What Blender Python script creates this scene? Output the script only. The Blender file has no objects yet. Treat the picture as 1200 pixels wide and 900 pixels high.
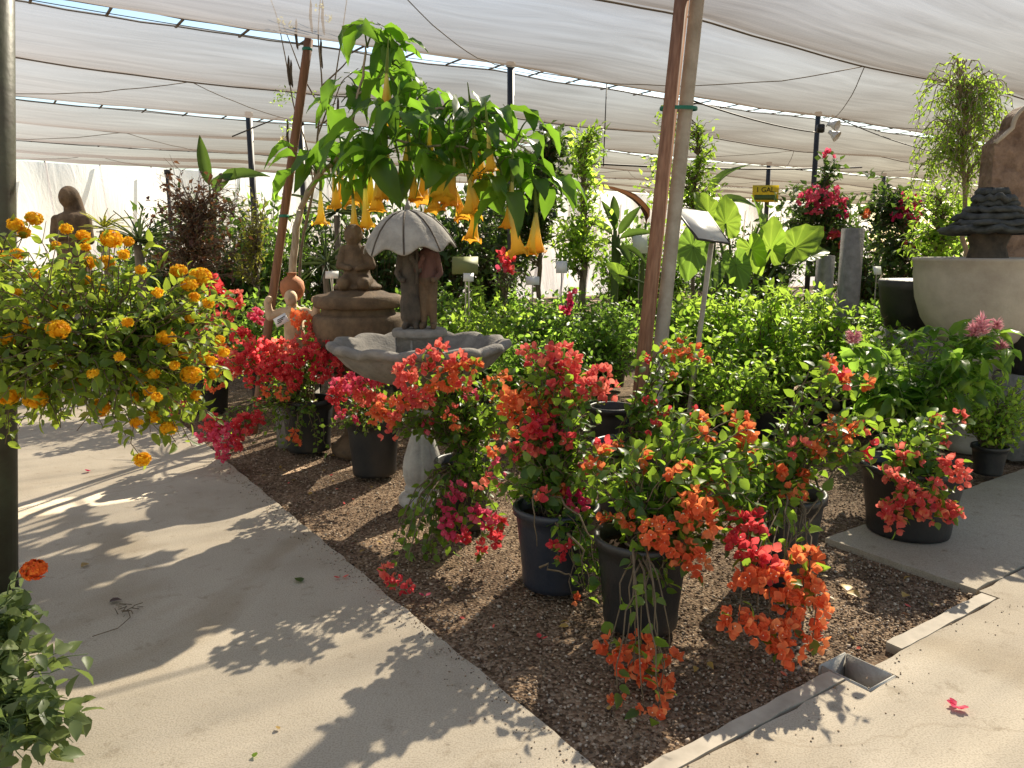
import bpy, bmesh, math, random
import numpy as np
from mathutils import Vector, Matrix, noise
random.seed(7); RNG = np.random.default_rng(7)
PI = math.pi
scene = bpy.context.scene
COL = scene.collection

# ------------------------------------------------------------------ camera model (also used to turn sightings into real positions)
CH, PITCH, FPX = 1.6, math.radians(10.0), 910.0
_F = np.array([0, math.cos(PITCH), -math.sin(PITCH)]); _U = np.array([0, math.sin(PITCH), math.cos(PITCH)])
def ray(px, py): return _F + np.array([1, 0, 0]) * (px - 600) / FPX + _U * (450 - py) / FPX
def W(px, py, Y):                       # world point seen at px,py whose distance along y is Y
    d = ray(px, py); return np.array([0, 0, CH]) + d * (Y / d[1])
def G(px, py, z=0.0):                   # world point seen at px,py at height z
    d = ray(px, py); return np.array([0, 0, CH]) + d * ((z - CH) / d[2])
def SZ(px, Y): return px / FPX * (Y * math.cos(PITCH) + .1)     # pixels -> metres at about distance Y

# ------------------------------------------------------------------ object helpers
def tag(o, label=None, cat=None, group=None, kind=None):
    if label: o['label'] = label
    if cat: o['category'] = cat
    if group: o['group'] = group
    if kind: o['kind'] = kind
    return o
def thing(name, loc, label, cat, group=None, rz=0.0):
    o = bpy.data.objects.new(name, None); COL.objects.link(o)
    o.location = loc; o.rotation_euler = (0, 0, rz); o.empty_display_size = .1
    return tag(o, label, cat, group)
def copy_tree(o, loc=None, rz=None, sc=None, label=None, parent=None):
    c = o.copy(); COL.objects.link(c)
    if parent is not None: c.parent = parent
    for ch in list(o.children): copy_tree(ch, parent=c)
    if loc is not None: c.location = loc
    if rz is not None: c.rotation_euler = (0, 0, rz)
    if sc is not None: c.scale = (sc, sc, sc)
    if label: c['label'] = label
    return c
def set_origin(o, parent):
    if parent is not None: o.parent = parent

class MB:
    """collects vertices and faces, builds ONE mesh object; coordinates are local to the parent thing"""
    def __init__(s): s.V = []; s.F = []; s.R = []; s.M = []; s.n = 0
    def add(s, V, F, rnd=None, mi=0):
        V = np.asarray(V, dtype=np.float32).reshape(-1, 3)
        F = np.asarray(F, dtype=np.int32)
        if len(F) == 0: return
        s.V.append(V); s.F.append(F + s.n); s.n += len(V)
        if rnd is None: rnd = np.full(len(F), random.random())
        s.R.append(np.broadcast_to(np.asarray(rnd, dtype=np.float32), (len(F),)))
        s.M.append(np.full(len(F), mi, dtype=np.int32))
    def mesh(s, name, off=(0, 0, 0), smooth=False):
        me = bpy.data.meshes.new(name)
        V = np.concatenate(s.V) - np.asarray(off, dtype=np.float32)
        me.vertices.add(len(V)); me.vertices.foreach_set('co', V.astype(np.float32).ravel())
        li = np.concatenate([f.ravel() for f in s.F])
        tot = np.concatenate([np.full(len(f), f.shape[1], dtype=np.int32) for f in s.F])
        st = np.concatenate([[0], np.cumsum(tot)[:-1]]).astype(np.int32)
        me.loops.add(len(li)); me.loops.foreach_set('vertex_index', li.astype(np.int32))
        me.polygons.add(len(tot)); me.polygons.foreach_set('loop_start', st)
        me.polygons.foreach_set('material_index', np.concatenate(s.M))
        if smooth: me.polygons.foreach_set('use_smooth', np.ones(len(tot), dtype=bool))
        me.update(calc_edges=True)
        a = me.attributes.new('rnd', 'FLOAT', 'FACE'); a.data.foreach_set('value', np.concatenate(s.R).astype(np.float32))
        me.validate()
        return me
    def build(s, name, mats, parent=None, smooth=False, off=(0, 0, 0)):
        if s.n == 0: return None
        me = s.mesh(name, off, smooth)
        for m in (mats if isinstance(mats, (list, tuple)) else [mats]): me.materials.append(m)
        o = bpy.data.objects.new(name, me); COL.objects.link(o); set_origin(o, parent)
        return o
    # --- shapes
    def box(s, c, size, rz=0.0, rot=None, bev=0.0, rnd=None, mi=0):
        bm = bmesh.new(); bmesh.ops.create_cube(bm, size=1)
        bmesh.ops.scale(bm, vec=size, verts=bm.verts)
        if bev > 0: bmesh.ops.bevel(bm, geom=bm.edges[:], offset=bev, segments=2, affect='EDGES')
        R = rot if rot is not None else Matrix.Rotation(rz, 3, 'Z')
        s.bm(bm, R, c, rnd, mi)
    def bm(s, bm, R=None, c=(0, 0, 0), rnd=None, mi=0):
        bm.verts.index_update()
        V = np.array([v.co[:] for v in bm.verts])
        if R is not None: V = V @ np.array(R).T
        V = V + np.asarray(c)
        by = {}
        for f in bm.faces: by.setdefault(len(f.verts), []).append([v.index for v in f.verts])
        base = s.n; first = True
        r = random.random() if rnd is None else rnd
        for k, fs in by.items():
            if first: s.add(V, fs, r, mi); first = False
            else:
                s.F.append(np.asarray(fs, dtype=np.int32) + base); s.R.append(np.full(len(fs), r, dtype=np.float32)); s.M.append(np.full(len(fs), mi, dtype=np.int32))
        bm.free()
    def tube(s, pts, rad, k=6, rnd=None, mi=0, cap=True):
        pts = np.asarray(pts, dtype=float); n = len(pts)
        rad = np.broadcast_to(np.asarray(rad, dtype=float), (n,))
        T = np.gradient(pts, axis=0); T /= np.linalg.norm(T, axis=1)[:, None] + 1e-9
        up = np.array([0, 0, 1.]) if abs(T[0][2]) < .9 else np.array([1., 0, 0])
        A = np.zeros_like(T); a = np.cross(T[0], up); a /= np.linalg.norm(a)
        for i in range(n):
            a = a - T[i] * a.dot(T[i]); a /= np.linalg.norm(a) + 1e-9; A[i] = a
        B = np.cross(T, A)
        th = np.arange(k) * 2 * PI / k
        V = pts[:, None, :] + rad[:, None, None] * (A[:, None, :] * np.cos(th)[None, :, None] + B[:, None, :] * np.sin(th)[None, :, None])
        i, j = np.meshgrid(np.arange(n - 1), np.arange(k), indexing='ij')
        j2 = (j + 1) % k
        F = np.stack([i * k + j, i * k + j2, (i + 1) * k + j2, (i + 1) * k + j], -1).reshape(-1, 4)
        V = V.reshape(-1, 3)
        s.add(V, F, rnd, mi)
        if cap:
            base = s.n - len(V)
            for ring in (np.arange(k)[::-1], (n - 1) * k + np.arange(k)):
                s.F.append((ring[None, :] + base).astype(np.int32)); s.R.append(np.full(1, .5, dtype=np.float32)); s.M.append(np.full(1, mi, dtype=np.int32))
    def lathe(s, prof, c=(0, 0, 0), k=32, fr=None, rnd=None, mi=0, sx=1.0, sy=1.0):
        """prof: list of (r, z); fr(theta, i, r, z) -> (r, z) to modulate"""
        V = []
        for i, (r, z) in enumerate(prof):
            for j in range(k):
                t = 2 * PI * j / k
                rr, zz = fr(t, i, r, z) if fr else (r, z)
                V.append((c[0] + rr * math.cos(t) * sx, c[1] + rr * math.sin(t) * sy, c[2] + zz))
        F = []
        n = len(prof)
        for i in range(n - 1):
            for j in range(k):
                j2 = (j + 1) % k
                F.append((i * k + j, i * k + j2, (i + 1) * k + j2, (i + 1) * k + j))
        s.add(V, F, rnd, mi)

# ------------------------------------------------------------------ materials
def new_mat(name):
    m = bpy.data.materials.new(name); m.use_nodes = True
    nt = m.node_tree; nt.nodes.clear()
    out = nt.nodes.new('ShaderNodeOutputMaterial')
    return m, nt, out
def N(nt, t, **kw):
    n = nt.nodes.new(t)
    for k, v in kw.items():
        if k in n.inputs.keys(): n.inputs[k].default_value = v
        else: setattr(n, k, v)
    return n
def ramp(nt, fac, stops):
    r = nt.nodes.new('ShaderNodeValToRGB'); e = r.color_ramp.elements
    while len(e) < len(stops): e.new(.5)
    for i, (p, c) in enumerate(stops): e[i].position = p; e[i].color = (*c, 1) if len(c) == 3 else c
    nt.links.new(fac, r.inputs[0]); return r.outputs[0]
def leaf_mat(name, stops, trans, tmix=.45, rough=.42, spec=.4, vary=.5):
    """thin leaf: reflects its own colour, lets light through in a brighter yellow green"""
    m, nt, out = new_mat(name); L = nt.links.new
    at = N(nt, 'ShaderNodeAttribute', attribute_name='rnd')
    col = ramp(nt, at.outputs['Fac'], stops)
    oi = N(nt, 'ShaderNodeObjectInfo')
    hsv = N(nt, 'ShaderNodeHueSaturation'); L(col, hsv.inputs['Color'])
    mp = N(nt, 'ShaderNodeMapRange'); mp.inputs[3].default_value = 1 - vary * .35; mp.inputs[4].default_value = 1 + vary * .35
    L(oi.outputs['Random'], mp.inputs[0]); L(mp.outputs[0], hsv.inputs['Value'])
    p = N(nt, 'ShaderNodeBsdfPrincipled'); p.inputs['Roughness'].default_value = rough; p.inputs['Specular IOR Level'].default_value = spec
    L(hsv.outputs[0], p.inputs['Base Color'])
    t = N(nt, 'ShaderNodeBsdfTranslucent')
    mt = N(nt, 'ShaderNodeMix', data_type='RGBA'); mt.blend_type = 'MULTIPLY'; mt.inputs[0].default_value = 1
    tcol = ramp(nt, at.outputs['Fac'], [(0, tuple(x * .75 for x in trans)), (1, tuple(min(1, x * 1.25) for x in trans))])
    L(tcol, t.inputs['Color'])
    mx = N(nt, 'ShaderNodeMixShader'); mx.inputs[0].default_value = tmix
    L(p.outputs[0], mx.inputs[1]); L(t.outputs[0], mx.inputs[2]); L(mx.outputs[0], out.inputs[0])
    return m
def plain(name, col, rough=.6, spec=.4, var=.0, vscale=8., bump=.0, bscale=40., metallic=0., var_col=None, bdist=.01):
    m, nt, out = new_mat(name); L = nt.links.new
    p = N(nt, 'ShaderNodeBsdfPrincipled'); p.inputs['Roughness'].default_value = rough
    p.inputs['Specular IOR Level'].default_value = spec; p.inputs['Metallic'].default_value = metallic
    tc = N(nt, 'ShaderNodeTexCoord')
    if var > 0 or var_col:
        nz = N(nt, 'ShaderNodeTexNoise'); nz.inputs['Scale'].default_value = vscale; nz.inputs['Detail'].default_value = 6
        nz.inputs['Roughness'].default_value = .65
        L(tc.outputs['Object'], nz.inputs['Vector'])
        c2 = var_col or tuple(x * (1 - var) for x in col)
        L(ramp(nt, nz.outputs['Fac'], [(.32, c2), (.66, col)]), p.inputs['Base Color'])
    else: p.inputs['Base Color'].default_value = (*col, 1)
    if bump > 0:
        nb = N(nt, 'ShaderNodeTexNoise'); nb.inputs['Scale'].default_value = bscale; nb.inputs['Detail'].default_value = 5
        L(tc.outputs['Object'], nb.inputs['Vector'])
        b = N(nt, 'ShaderNodeBump'); b.inputs['Strength'].default_value = bump; b.inputs['Distance'].default_value = bdist
        L(nb.outputs['Fac'], b.inputs['Height']); L(b.outputs[0], p.inputs['Normal'])
    L(p.outputs[0], out.inputs[0])
    return m
def wood_mat(name, c1, c2, scale=(30, 30, 1.5)):
    m, nt, out = new_mat(name); L = nt.links.new
    p = N(nt, 'ShaderNodeBsdfPrincipled'); p.inputs['Roughness'].default_value = .75
    tc = N(nt, 'ShaderNodeTexCoord'); mp = N(nt, 'ShaderNodeMapping'); mp.inputs['Scale'].default_value = scale
    L(tc.outputs['Object'], mp.inputs[0])
    nz = N(nt, 'ShaderNodeTexNoise'); nz.inputs['Scale'].default_value = 1.5; nz.inputs['Detail'].default_value = 8; L(mp.outputs[0], nz.inputs['Vector'])
    L(ramp(nt, nz.outputs['Fac'], [(.3, c1), (.7, c2)]), p.inputs['Base Color'])
    b = N(nt, 'ShaderNodeBump'); b.inputs['Strength'].default_value = .4; b.inputs['Distance'].default_value = .004
    L(nz.outputs['Fac'], b.inputs['Height']); L(b.outputs[0], p.inputs['Normal'])
    L(p.outputs[0], out.inputs[0]); return m

M = {}
def concrete_mat():
    m, nt, out = new_mat('concrete'); L = nt.links.new
    tc = N(nt, 'ShaderNodeTexCoord')
    p = N(nt, 'ShaderNodeBsdfPrincipled'); p.inputs['Roughness'].default_value = .85; p.inputs['Specular IOR Level'].default_value = .25
    big = N(nt, 'ShaderNodeTexNoise'); big.inputs['Scale'].default_value = 1.1; big.inputs['Detail'].default_value = 7; big.inputs['Roughness'].default_value = .6
    med = N(nt, 'ShaderNodeTexNoise'); med.inputs['Scale'].default_value = 9; med.inputs['Detail'].default_value = 8; med.inputs['Roughness'].default_value = .7
    fine = N(nt, 'ShaderNodeTexNoise'); fine.inputs['Scale'].default_value = 160; fine.inputs['Detail'].default_value = 3
    for n in (big, med, fine): L(tc.outputs['Object'], n.inputs['Vector'])
    c1 = ramp(nt, big.outputs['Fac'], [(.28, (.34, .285, .215)), (.5, (.42, .362, .28)), (.72, (.475, .412, .325))])
    c2 = ramp(nt, med.outputs['Fac'], [(.25, (.60, .56, .50)), (.43, (1, 1, 1)), (.62, (1, 1, 1)), (.8, (.92, .87, .80))])
    c3 = ramp(nt, fine.outputs['Fac'], [(.3, (.70, .69, .67)), (.55, (1, 1, 1)), (.75, (1.08, 1.07, 1.05))])
    a = N(nt, 'ShaderNodeMix', data_type='RGBA'); a.blend_type = 'MULTIPLY'; a.inputs[0].default_value = 1; L(c1, a.inputs[6]); L(c2, a.inputs[7])
    b = N(nt, 'ShaderNodeMix', data_type='RGBA'); b.blend_type = 'MULTIPLY'; b.inputs[0].default_value = 1; L(a.outputs[2], b.inputs[6]); L(c3, b.inputs[7])
    # speckles and dark spots of dirt
    vo = N(nt, 'ShaderNodeTexVoronoi'); vo.inputs['Scale'].default_value = 6.5; L(tc.outputs['Object'], vo.inputs['Vector'])
    sp = ramp(nt, vo.outputs['Distance'], [(.025, (.45, .42, .38)), (.06, (1, 1, 1))])
    d = N(nt, 'ShaderNodeMix', data_type='RGBA'); d.blend_type = 'MULTIPLY'; d.inputs[0].default_value = .6; L(b.outputs[2], d.inputs[6]); L(sp, d.inputs[7])
    # a few hairline cracks and old water stains
    nd = N(nt, 'ShaderNodeTexNoise'); nd.inputs['Scale'].default_value = 3.0; nd.inputs['Detail'].default_value = 6; L(tc.outputs['Object'], nd.inputs['Vector'])
    va = N(nt, 'ShaderNodeVectorMath', operation='SCALE'); va.inputs['Scale'].default_value = .35; L(nd.outputs['Color'], va.inputs[0])
    vb = N(nt, 'ShaderNodeVectorMath', operation='ADD'); L(tc.outputs['Object'], vb.inputs[0]); L(va.outputs[0], vb.inputs[1])
    vc = N(nt, 'ShaderNodeTexVoronoi', feature='DISTANCE_TO_EDGE'); vc.inputs['Scale'].default_value = .27; L(vb.outputs[0], vc.inputs['Vector'])
    ck = ramp(nt, vc.outputs['Distance'], [(.0005, (.62, .57, .5)), (.0022, (1, 1, 1))])
    e = N(nt, 'ShaderNodeMix', data_type='RGBA'); e.blend_type = 'MULTIPLY'; e.inputs[0].default_value = .32; L(d.outputs[2], e.inputs[6]); L(ck, e.inputs[7])
    st_ = N(nt, 'ShaderNodeTexNoise'); st_.inputs['Scale'].default_value = .55; st_.inputs['Detail'].default_value = 4; st_.inputs['Distortion'].default_value = 1.2; L(tc.outputs['Object'], st_.inputs['Vector'])
    sc_ = ramp(nt, st_.outputs['Fac'], [(.36, (.80, .76, .70)), (.44, (1, 1, 1)), (.60, (1, 1, 1)), (.64, (.90, .88, .85)), (.70, (1, 1, 1))])
    g_ = N(nt, 'ShaderNodeMix', data_type='RGBA'); g_.blend_type = 'MULTIPLY'; g_.inputs[0].default_value = .8; L(e.outputs[2], g_.inputs[6]); L(sc_, g_.inputs[7])
    L(g_.outputs[2], p.inputs['Base Color'])
    ad = N(nt, 'ShaderNodeMath', operation='ADD'); L(med.outputs['Fac'], ad.inputs[0]); 
    mu = N(nt, 'ShaderNodeMath', operation='MULTIPLY'); mu.inputs[1].default_value = .5; L(fine.outputs['Fac'], mu.inputs[0]); L(mu.outputs[0], ad.inputs[1])
    bp = N(nt, 'ShaderNodeBump'); bp.inputs['Strength'].default_value = .35; bp.inputs['Distance'].default_value = .006
    L(ad.outputs[0], bp.inputs['Height']); L(bp.outputs[0], p.inputs['Normal'])
    L(p.outputs[0], out.inputs[0]); return m
def gravel_mat():
    m, nt, out = new_mat('gravel_ground'); L = nt.links.new
    tc = N(nt, 'ShaderNodeTexCoord')
    p = N(nt, 'ShaderNodeBsdfPrincipled'); p.inputs['Roughness'].default_value = .9; p.inputs['Specular IOR Level'].default_value = .2
    vo = N(nt, 'ShaderNodeTexVoronoi'); vo.inputs['Scale'].default_value = 70; L(tc.outputs['Object'], vo.inputs['Vector'])
    big = N(nt, 'ShaderNodeTexNoise'); big.inputs['Scale'].default_value = 2.3; big.inputs['Detail'].default_value = 6; L(tc.outputs['Object'], big.inputs['Vector'])
    c1 = ramp(nt, vo.outputs['Color'], [(.1, (.08, .050, .03)), (.45, (.205, .138, .086)), (.75, (.32, .23, .155)), (1, (.42, .34, .25))])
    c2 = ramp(nt, big.outputs['Fac'], [(.3, (.5, .46, .42)), (.6, (1, .97, .93))])
    a = N(nt, 'ShaderNodeMix', data_type='RGBA'); a.blend_type = 'MULTIPLY'; a.inputs[0].default_value = 1; L(c1, a.inputs[6]); L(c2, a.inputs[7])
    L(a.outputs[2], p.inputs['Base Color'])
    inv = N(nt, 'ShaderNodeMath', operation='SUBTRACT'); inv.inputs[0].default_value = 1; L(vo.outputs['Distance'], inv.inputs[1])
    bp = N(nt, 'ShaderNodeBump'); bp.inputs['Strength'].default_value = .9; bp.inputs['Distance'].default_value = .012
    L(inv.outputs[0], bp.inputs['Height']); L(bp.outputs[0], p.inputs['Normal'])
    L(p.outputs[0], out.inputs[0]); return m
def cloth_mat(name, col, tcol, alpha, wr=(.22, 3.0), wrinkle_tone=.30, lit_end=None):
    """knitted shade cloth: part of the light goes straight through the mesh, the rest is reflected or diffused"""
    m, nt, out = new_mat(name); L = nt.links.new
    uv = N(nt, 'ShaderNodeAttribute', attribute_name='cloth_uv')
    d = N(nt, 'ShaderNodeBsdfDiffuse'); t = N(nt, 'ShaderNodeBsdfTranslucent')
    mp = N(nt, 'ShaderNodeMapping'); mp.inputs['Scale'].default_value = (wr[0], wr[1], 1); L(uv.outputs['Vector'], mp.inputs[0])
    nz = N(nt, 'ShaderNodeTexNoise'); nz.inputs['Scale'].default_value = 2.2; nz.inputs['Detail'].default_value = 9; nz.inputs['Roughness'].default_value = .62; nz.inputs['Distortion'].default_value = .6
    L(mp.outputs[0], nz.inputs['Vector'])  # wrinkle streaks: their light and dark also go into the cloth colour
    f = lambda c, k: tuple(x * k for x in c)
    sxx = N(nt, 'ShaderNodeSeparateXYZ'); L(uv.outputs['Vector'], sxx.inputs[0])
    mv = N(nt, 'ShaderNodeMapRange'); mv.inputs[1].default_value = -7; mv.inputs[2].default_value = 5; L(sxx.outputs['X'], mv.inputs[0])   # bright-to-dim light across the roof, painted into the cloth colour
    for kk, (cc, sh) in enumerate(((col, d), (tcol, t))):
        light_grad = ramp(nt, mv.outputs[0], [(0, lit_end[kk]), (1, cc)]) if lit_end else None
        if light_grad is None: L(ramp(nt, nz.outputs['Fac'], [(.3, f(cc, 1 - wrinkle_tone)), (.7, cc)]), sh.inputs['Color'])
        else:
            dm = N(nt, 'ShaderNodeMix', data_type='RGBA'); dm.blend_type = 'MULTIPLY'; dm.inputs[0].default_value = 1; L(light_grad, dm.inputs[6]); L(ramp(nt, nz.outputs['Fac'], [(.3, (1 - wrinkle_tone,) * 3), (.7, (1, 1, 1))]), dm.inputs[7]); L(dm.outputs[2], sh.inputs['Color'])
    b = N(nt, 'ShaderNodeBump'); b.inputs['Strength'].default_value = .5; b.inputs['Distance'].default_value = .08
    L(nz.outputs['Fac'], b.inputs['Height']); L(b.outputs[0], d.inputs['Normal']); L(b.outputs[0], t.inputs['Normal'])
    x1 = N(nt, 'ShaderNodeMixShader'); x1.inputs[0].default_value = .5; L(d.outputs[0], x1.inputs[1]); L(t.outputs[0], x1.inputs[2])
    tr = N(nt, 'ShaderNodeBsdfTransparent')
    # the knit is thick for its holes: the more slanted the ray, the less of it gets straight through
    lw = N(nt, 'ShaderNodeLayerWeight'); lw.inputs[0].default_value = .5
    mr = N(nt, 'ShaderNodeMapRange'); mr.inputs[1].default_value = 0; mr.inputs[2].default_value = 1; mr.inputs[3].default_value = alpha; mr.inputs[4].default_value = alpha * .04; L(lw.outputs['Facing'], mr.inputs[0])
    al = N(nt, 'ShaderNodeMath', operation='MULTIPLY'); wv = N(nt, 'ShaderNodeMapRange'); wv.inputs[1].default_value = .3; wv.inputs[2].default_value = .7; wv.inputs[3].default_value = .78; wv.inputs[4].default_value = 1.18; L(nz.outputs['Fac'], wv.inputs[0]); L(mr.outputs[0], al.inputs[0]); L(wv.outputs[0], al.inputs[1])
    x2 = N(nt, 'ShaderNodeMixShader'); L(al.outputs[0], x2.inputs[0]); L(x1.outputs[0], x2.inputs[1]); L(tr.outputs[0], x2.inputs[2])
    L(x2.outputs[0], out.inputs[0]); return m

M['concrete'] = concrete_mat(); M['gravel'] = gravel_mat()
M['cloth'] = cloth_mat('shade_cloth', (.10, .08, .062), (.17, .135, .105), .58, lit_end=((.44, .43, .45), (.60, .59, .62)))
M['wallcloth'] = cloth_mat('white_cloth', (.85, .85, .85), (.85, .85, .86), .2, wr=(1.2, .3), wrinkle_tone=.05)
M['hem'] = plain('hem', (.20, .165, .13), .9)
M['steel'] = plain('dark_steel', (.045, .043, .04), .55, .5, .4, 12)
M['cable'] = plain('cable', (.05, .045, .04), .6)
M['rustpost'] = plain('painted_post', (.085, .09, .05), .5, .5, var_col=(.045, .033, .02), vscale=5, bump=.2, bscale=30)
M['galv'] = plain('galvanised', (.46, .42, .35), .6, .4, var_col=(.30, .26, .20), vscale=6, bump=.35, bscale=60)
M['wood'] = wood_mat('stake_wood', (.20, .095, .055), (.38, .21, .13))
M['wood2'] = wood_mat('stake_wood_dark', (.13, .06, .03), (.26, .125, .065))
M['tape'] = plain('green_tape', (.01, .16, .11), .4)
M['curbwood'] = wood_mat('curb_concrete', (.31, .262, .20), (.45, .385, .30), (8, 8, 8))
M['dark'] = plain('dark_gap', (.02, .018, .015), .95)
M['pot'] = plain('black_plastic', (.030, .027, .024), .45, .5, var_col=(.010, .011, .013), vscale=5, bump=.2, bscale=60)
M['potblue'] = plain('dark_blue_plastic', (.028, .030, .038), .42, .5, var_col=(.010, .016, .030), vscale=5, bump=.2, bscale=60)
M['soil'] = plain('potting_soil', (.05, .03, .018), .95, .1, .6, 60, .9, 120)
M['bark'] = wood_mat('bark', (.10, .075, .05), (.24, .19, .13), (25, 25, 6))
M['barkpale'] = wood_mat('bark_pale', (.24, .19, .13), (.42, .36, .27), (25, 25, 6))
M['twig'] = plain('twig', (.17, .125, .075), .8, .2, .4, 30)
M['greenstem'] = plain('green_stem', (.10, .15, .04), .6, .3, .3, 20)
M['stone'] = plain('cast_stone', (.31, .285, .25), .85, .25, var_col=(.17, .155, .14), vscale=9, bump=.5, bscale=70)
M['umbstone'] = plain('weathered_umbrella_stone', (.40, .375, .335), .85, .25, var_col=(.24, .225, .20), vscale=9, bump=.5, bscale=50)
M['stonepale'] = plain('pale_cast_stone', (.46, .435, .39), .85, .25, var_col=(.28, .265, .24), vscale=7, bump=.4, bscale=70)
M['stonebrown'] = plain('brown_cast_stone', (.19, .125, .072), .8, .3, var_col=(.075, .05, .032), vscale=7, bump=.5, bscale=60)
M['stonedark'] = plain('dark_cast_stone', (.12, .095, .07), .8, .3, var_col=(.05, .042, .035), vscale=10, bump=.6, bscale=60)
M['slate'] = plain('dark_slate', (.085, .09, .085), .75, .35, var_col=(.03, .034, .032), vscale=14, bump=.8, bscale=40)
M['terracotta'] = plain('terracotta', (.42, .17, .08), .8, .2, .35, 12, .3, 60)
M['cream'] = plain('cream_stone', (.60, .45, .30), .8, .25, var_col=(.42, .29, .18), vscale=9, bump=.3, bscale=60)
M['white'] = plain('white_plastic', (.80, .80, .78), .45, .5)
M['graycmu'] = plain('grey_block', (.30, .29, .28), .9, .2, .35, 14, .5, 60)
M['yellow'] = plain('sign_yellow', (.78, .60, .02), .5, .4)
M['signgreen'] = plain('sign_green', (.07, .13, .03), .5)
M['ink'] = plain('ink', (.02, .02, .02), .6)
M['bowlwhite'] = plain('weathered_white_bowl', (.50, .45, .375), .8, .25, var_col=(.34, .295, .24), vscale=3.0, bump=.3, bscale=50)
# ================================================================== SETTING: bed frame, slabs, gravel
A0 = G(205, 490); A1 = G(700, 900)                       # edge of the path along the bed
uu = (A0 - A1)[:2]; uu /= np.linalg.norm(uu)             # u: along the path, away
vv = np.array([uu[1], -uu[0]])                           # v: along the cross path, to the side and away
B0 = G(752, 900)[:2]                                     # on the bed side of the curb
def proj(p): return np.array([p[:2] @ vv, p[:2] @ uu])
a_path = proj(A1)[0]; b_curb = proj(B0)[1]
def bed(a, b, z=0.0):                                    # bed coordinates: a along v from the path edge, b along u from the curb
    q = vv * (a + a_path) + uu * (b + b_curb); return np.array([q[0], q[1], z])
def tobed(p): q = proj(np.asarray(p)); return q[0] - a_path, q[1] - b_curb
def rag(p, amp=.006, s=9.): return amp * noise.noise(Vector((p[0] * s, p[1] * s, .3)))

def slab(name, poly, z, th, m, kind='structure', step=.06, amp=.012):
    """flat slab from a polygon outline with slightly worn edges"""
    pts = []
    n = len(poly)
    for i in range(n):
        p, q = np.array(poly[i][:2]), np.array(poly[(i + 1) % n][:2]); d = np.linalg.norm(q - p)
        k = max(1, int(d / step)) if d < 14 else max(1, int(d / .3))
        nrm = np.array([(q - p)[1], -(q - p)[0]]) / (d + 1e-9)
        for j in range(k):
            c = p + (q - p) * j / k
            w = 0 if j == 0 else rag(c, amp) + rag(c, amp * .5, 40)
            pts.append(c + nrm * w)
    bm = bmesh.new()
    vs = [bm.verts.new((p[0], p[1], z)) for p in pts]
    f = bm.faces.new(vs); f.normal_update()
    if f.normal.z < 0: f.normal_flip()
    r = bmesh.ops.extrude_face_region(bm, geom=[f])
    for g in r['geom']:
        if isinstance(g, bmesh.types.BMVert): g.co.z -= th
    bmesh.ops.recalc_face_normals(bm, faces=bm.faces)
    me = bpy.data.meshes.new(name); bm.to_mesh(me); bm.free(); me.materials.append(m)
    o = bpy.data.objects.new(name, me); COL.objects.link(o); tag(o, kind=kind); return o

# drain box position
DX = [G(962, 777), G(1010, 808), G(1056, 794), G(1002, 768)]
da = sorted([tobed(p)[0] for p in DX]); db = sorted([tobed(p)[1] for p in DX])
d_a0, d_a1 = da[0] + .02, da[3] - .02; d_b0, d_b1 = db[0] + .02, db[3] - .01

# ground: one sheet to the horizon, fine near, sunk inside the drain box
mb = MB()
xs = np.concatenate([[-300, -120, -50, -20], np.arange(-10, 12.01, .25), [20, 50, 120, 300]])
ys = np.concatenate([[-60, -20, -6], np.arange(-2, 14.01, .25), [20, 40, 90, 400]])
dc_ = bed((d_a0 + d_a1) / 2, (d_b0 + d_b1) / 2)
xs = np.unique(np.round(np.concatenate([xs, np.arange(dc_[0] - .3, dc_[0] + .3, .012)]), 4)); ys = np.unique(np.round(np.concatenate([ys, np.arange(dc_[1] - .3, dc_[1] + .3, .012)]), 4))
Xg, Yg = np.meshgrid(xs, ys, indexing='ij')
Zg = np.zeros_like(Xg)
for i in range(len(xs)):
    for j in range(len(ys)):
        Zg[i, j] = -.035 + .012 * noise.noise(Vector((Xg[i, j] * .9, Yg[i, j] * .9, 1.7)))
        qa, qb = tobed((Xg[i, j], Yg[i, j], 0))
        if d_a0 - .004 < qa < d_a1 + .004 and d_b0 - .004 < qb < d_b1 + .004: Zg[i, j] = -.30
ny = len(ys)
i, j = np.meshgrid(np.arange(len(xs) - 1), np.arange(ny - 1), indexing='ij')
mb.add(np.stack([Xg, Yg, Zg], -1).reshape(-1, 3), np.stack([i * ny + j, (i + 1) * ny + j, (i + 1) * ny + j + 1, i * ny + j + 1], -1).reshape(-1, 4), .5)
tag(mb.build('ground', M['gravel'], smooth=True), kind='structure')

# main path (beside the bed) : a<0
JB = -.35
path = [bed(0, 9.0), bed(0, 3.2), bed(0, .0), bed(0, JB), bed(-6, JB), bed(-6, 9.0)]
slab('path', path, 0, .12, M['concrete'])
# front apron / cross path with the notch for the drain box
S0 = tobed(G(1140, 690)); S1 = tobed(G(985, 625))
CW = .065                                                # width of the curb strip
apron = [bed(.05, JB), bed(.05, -CW - .008), bed(d_a0 - .012, -CW - .008), bed(d_a0 - .012, d_b0 - .012), bed(d_a1 + .012, d_b0 - .012), bed(d_a1 + .012, -CW - .008),
         bed(S0[0], -CW - .008), bed(S0[0] + .0, 0.02), bed(9, 0.02), bed(9, -3.5), bed(-6, -3.5), bed(-6, JB - .012), bed(.05, JB - .012)]
apron = [p for p in apron]
slab('cross_path', apron, 0, .12, M['concrete'])
slab('side_slab', [bed(S0[0] + .0, .032), bed(S0[0] + .0, S1[1]), bed(9, S1[1]), bed(9, .032)], .004, .12, M['concrete'])
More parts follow.
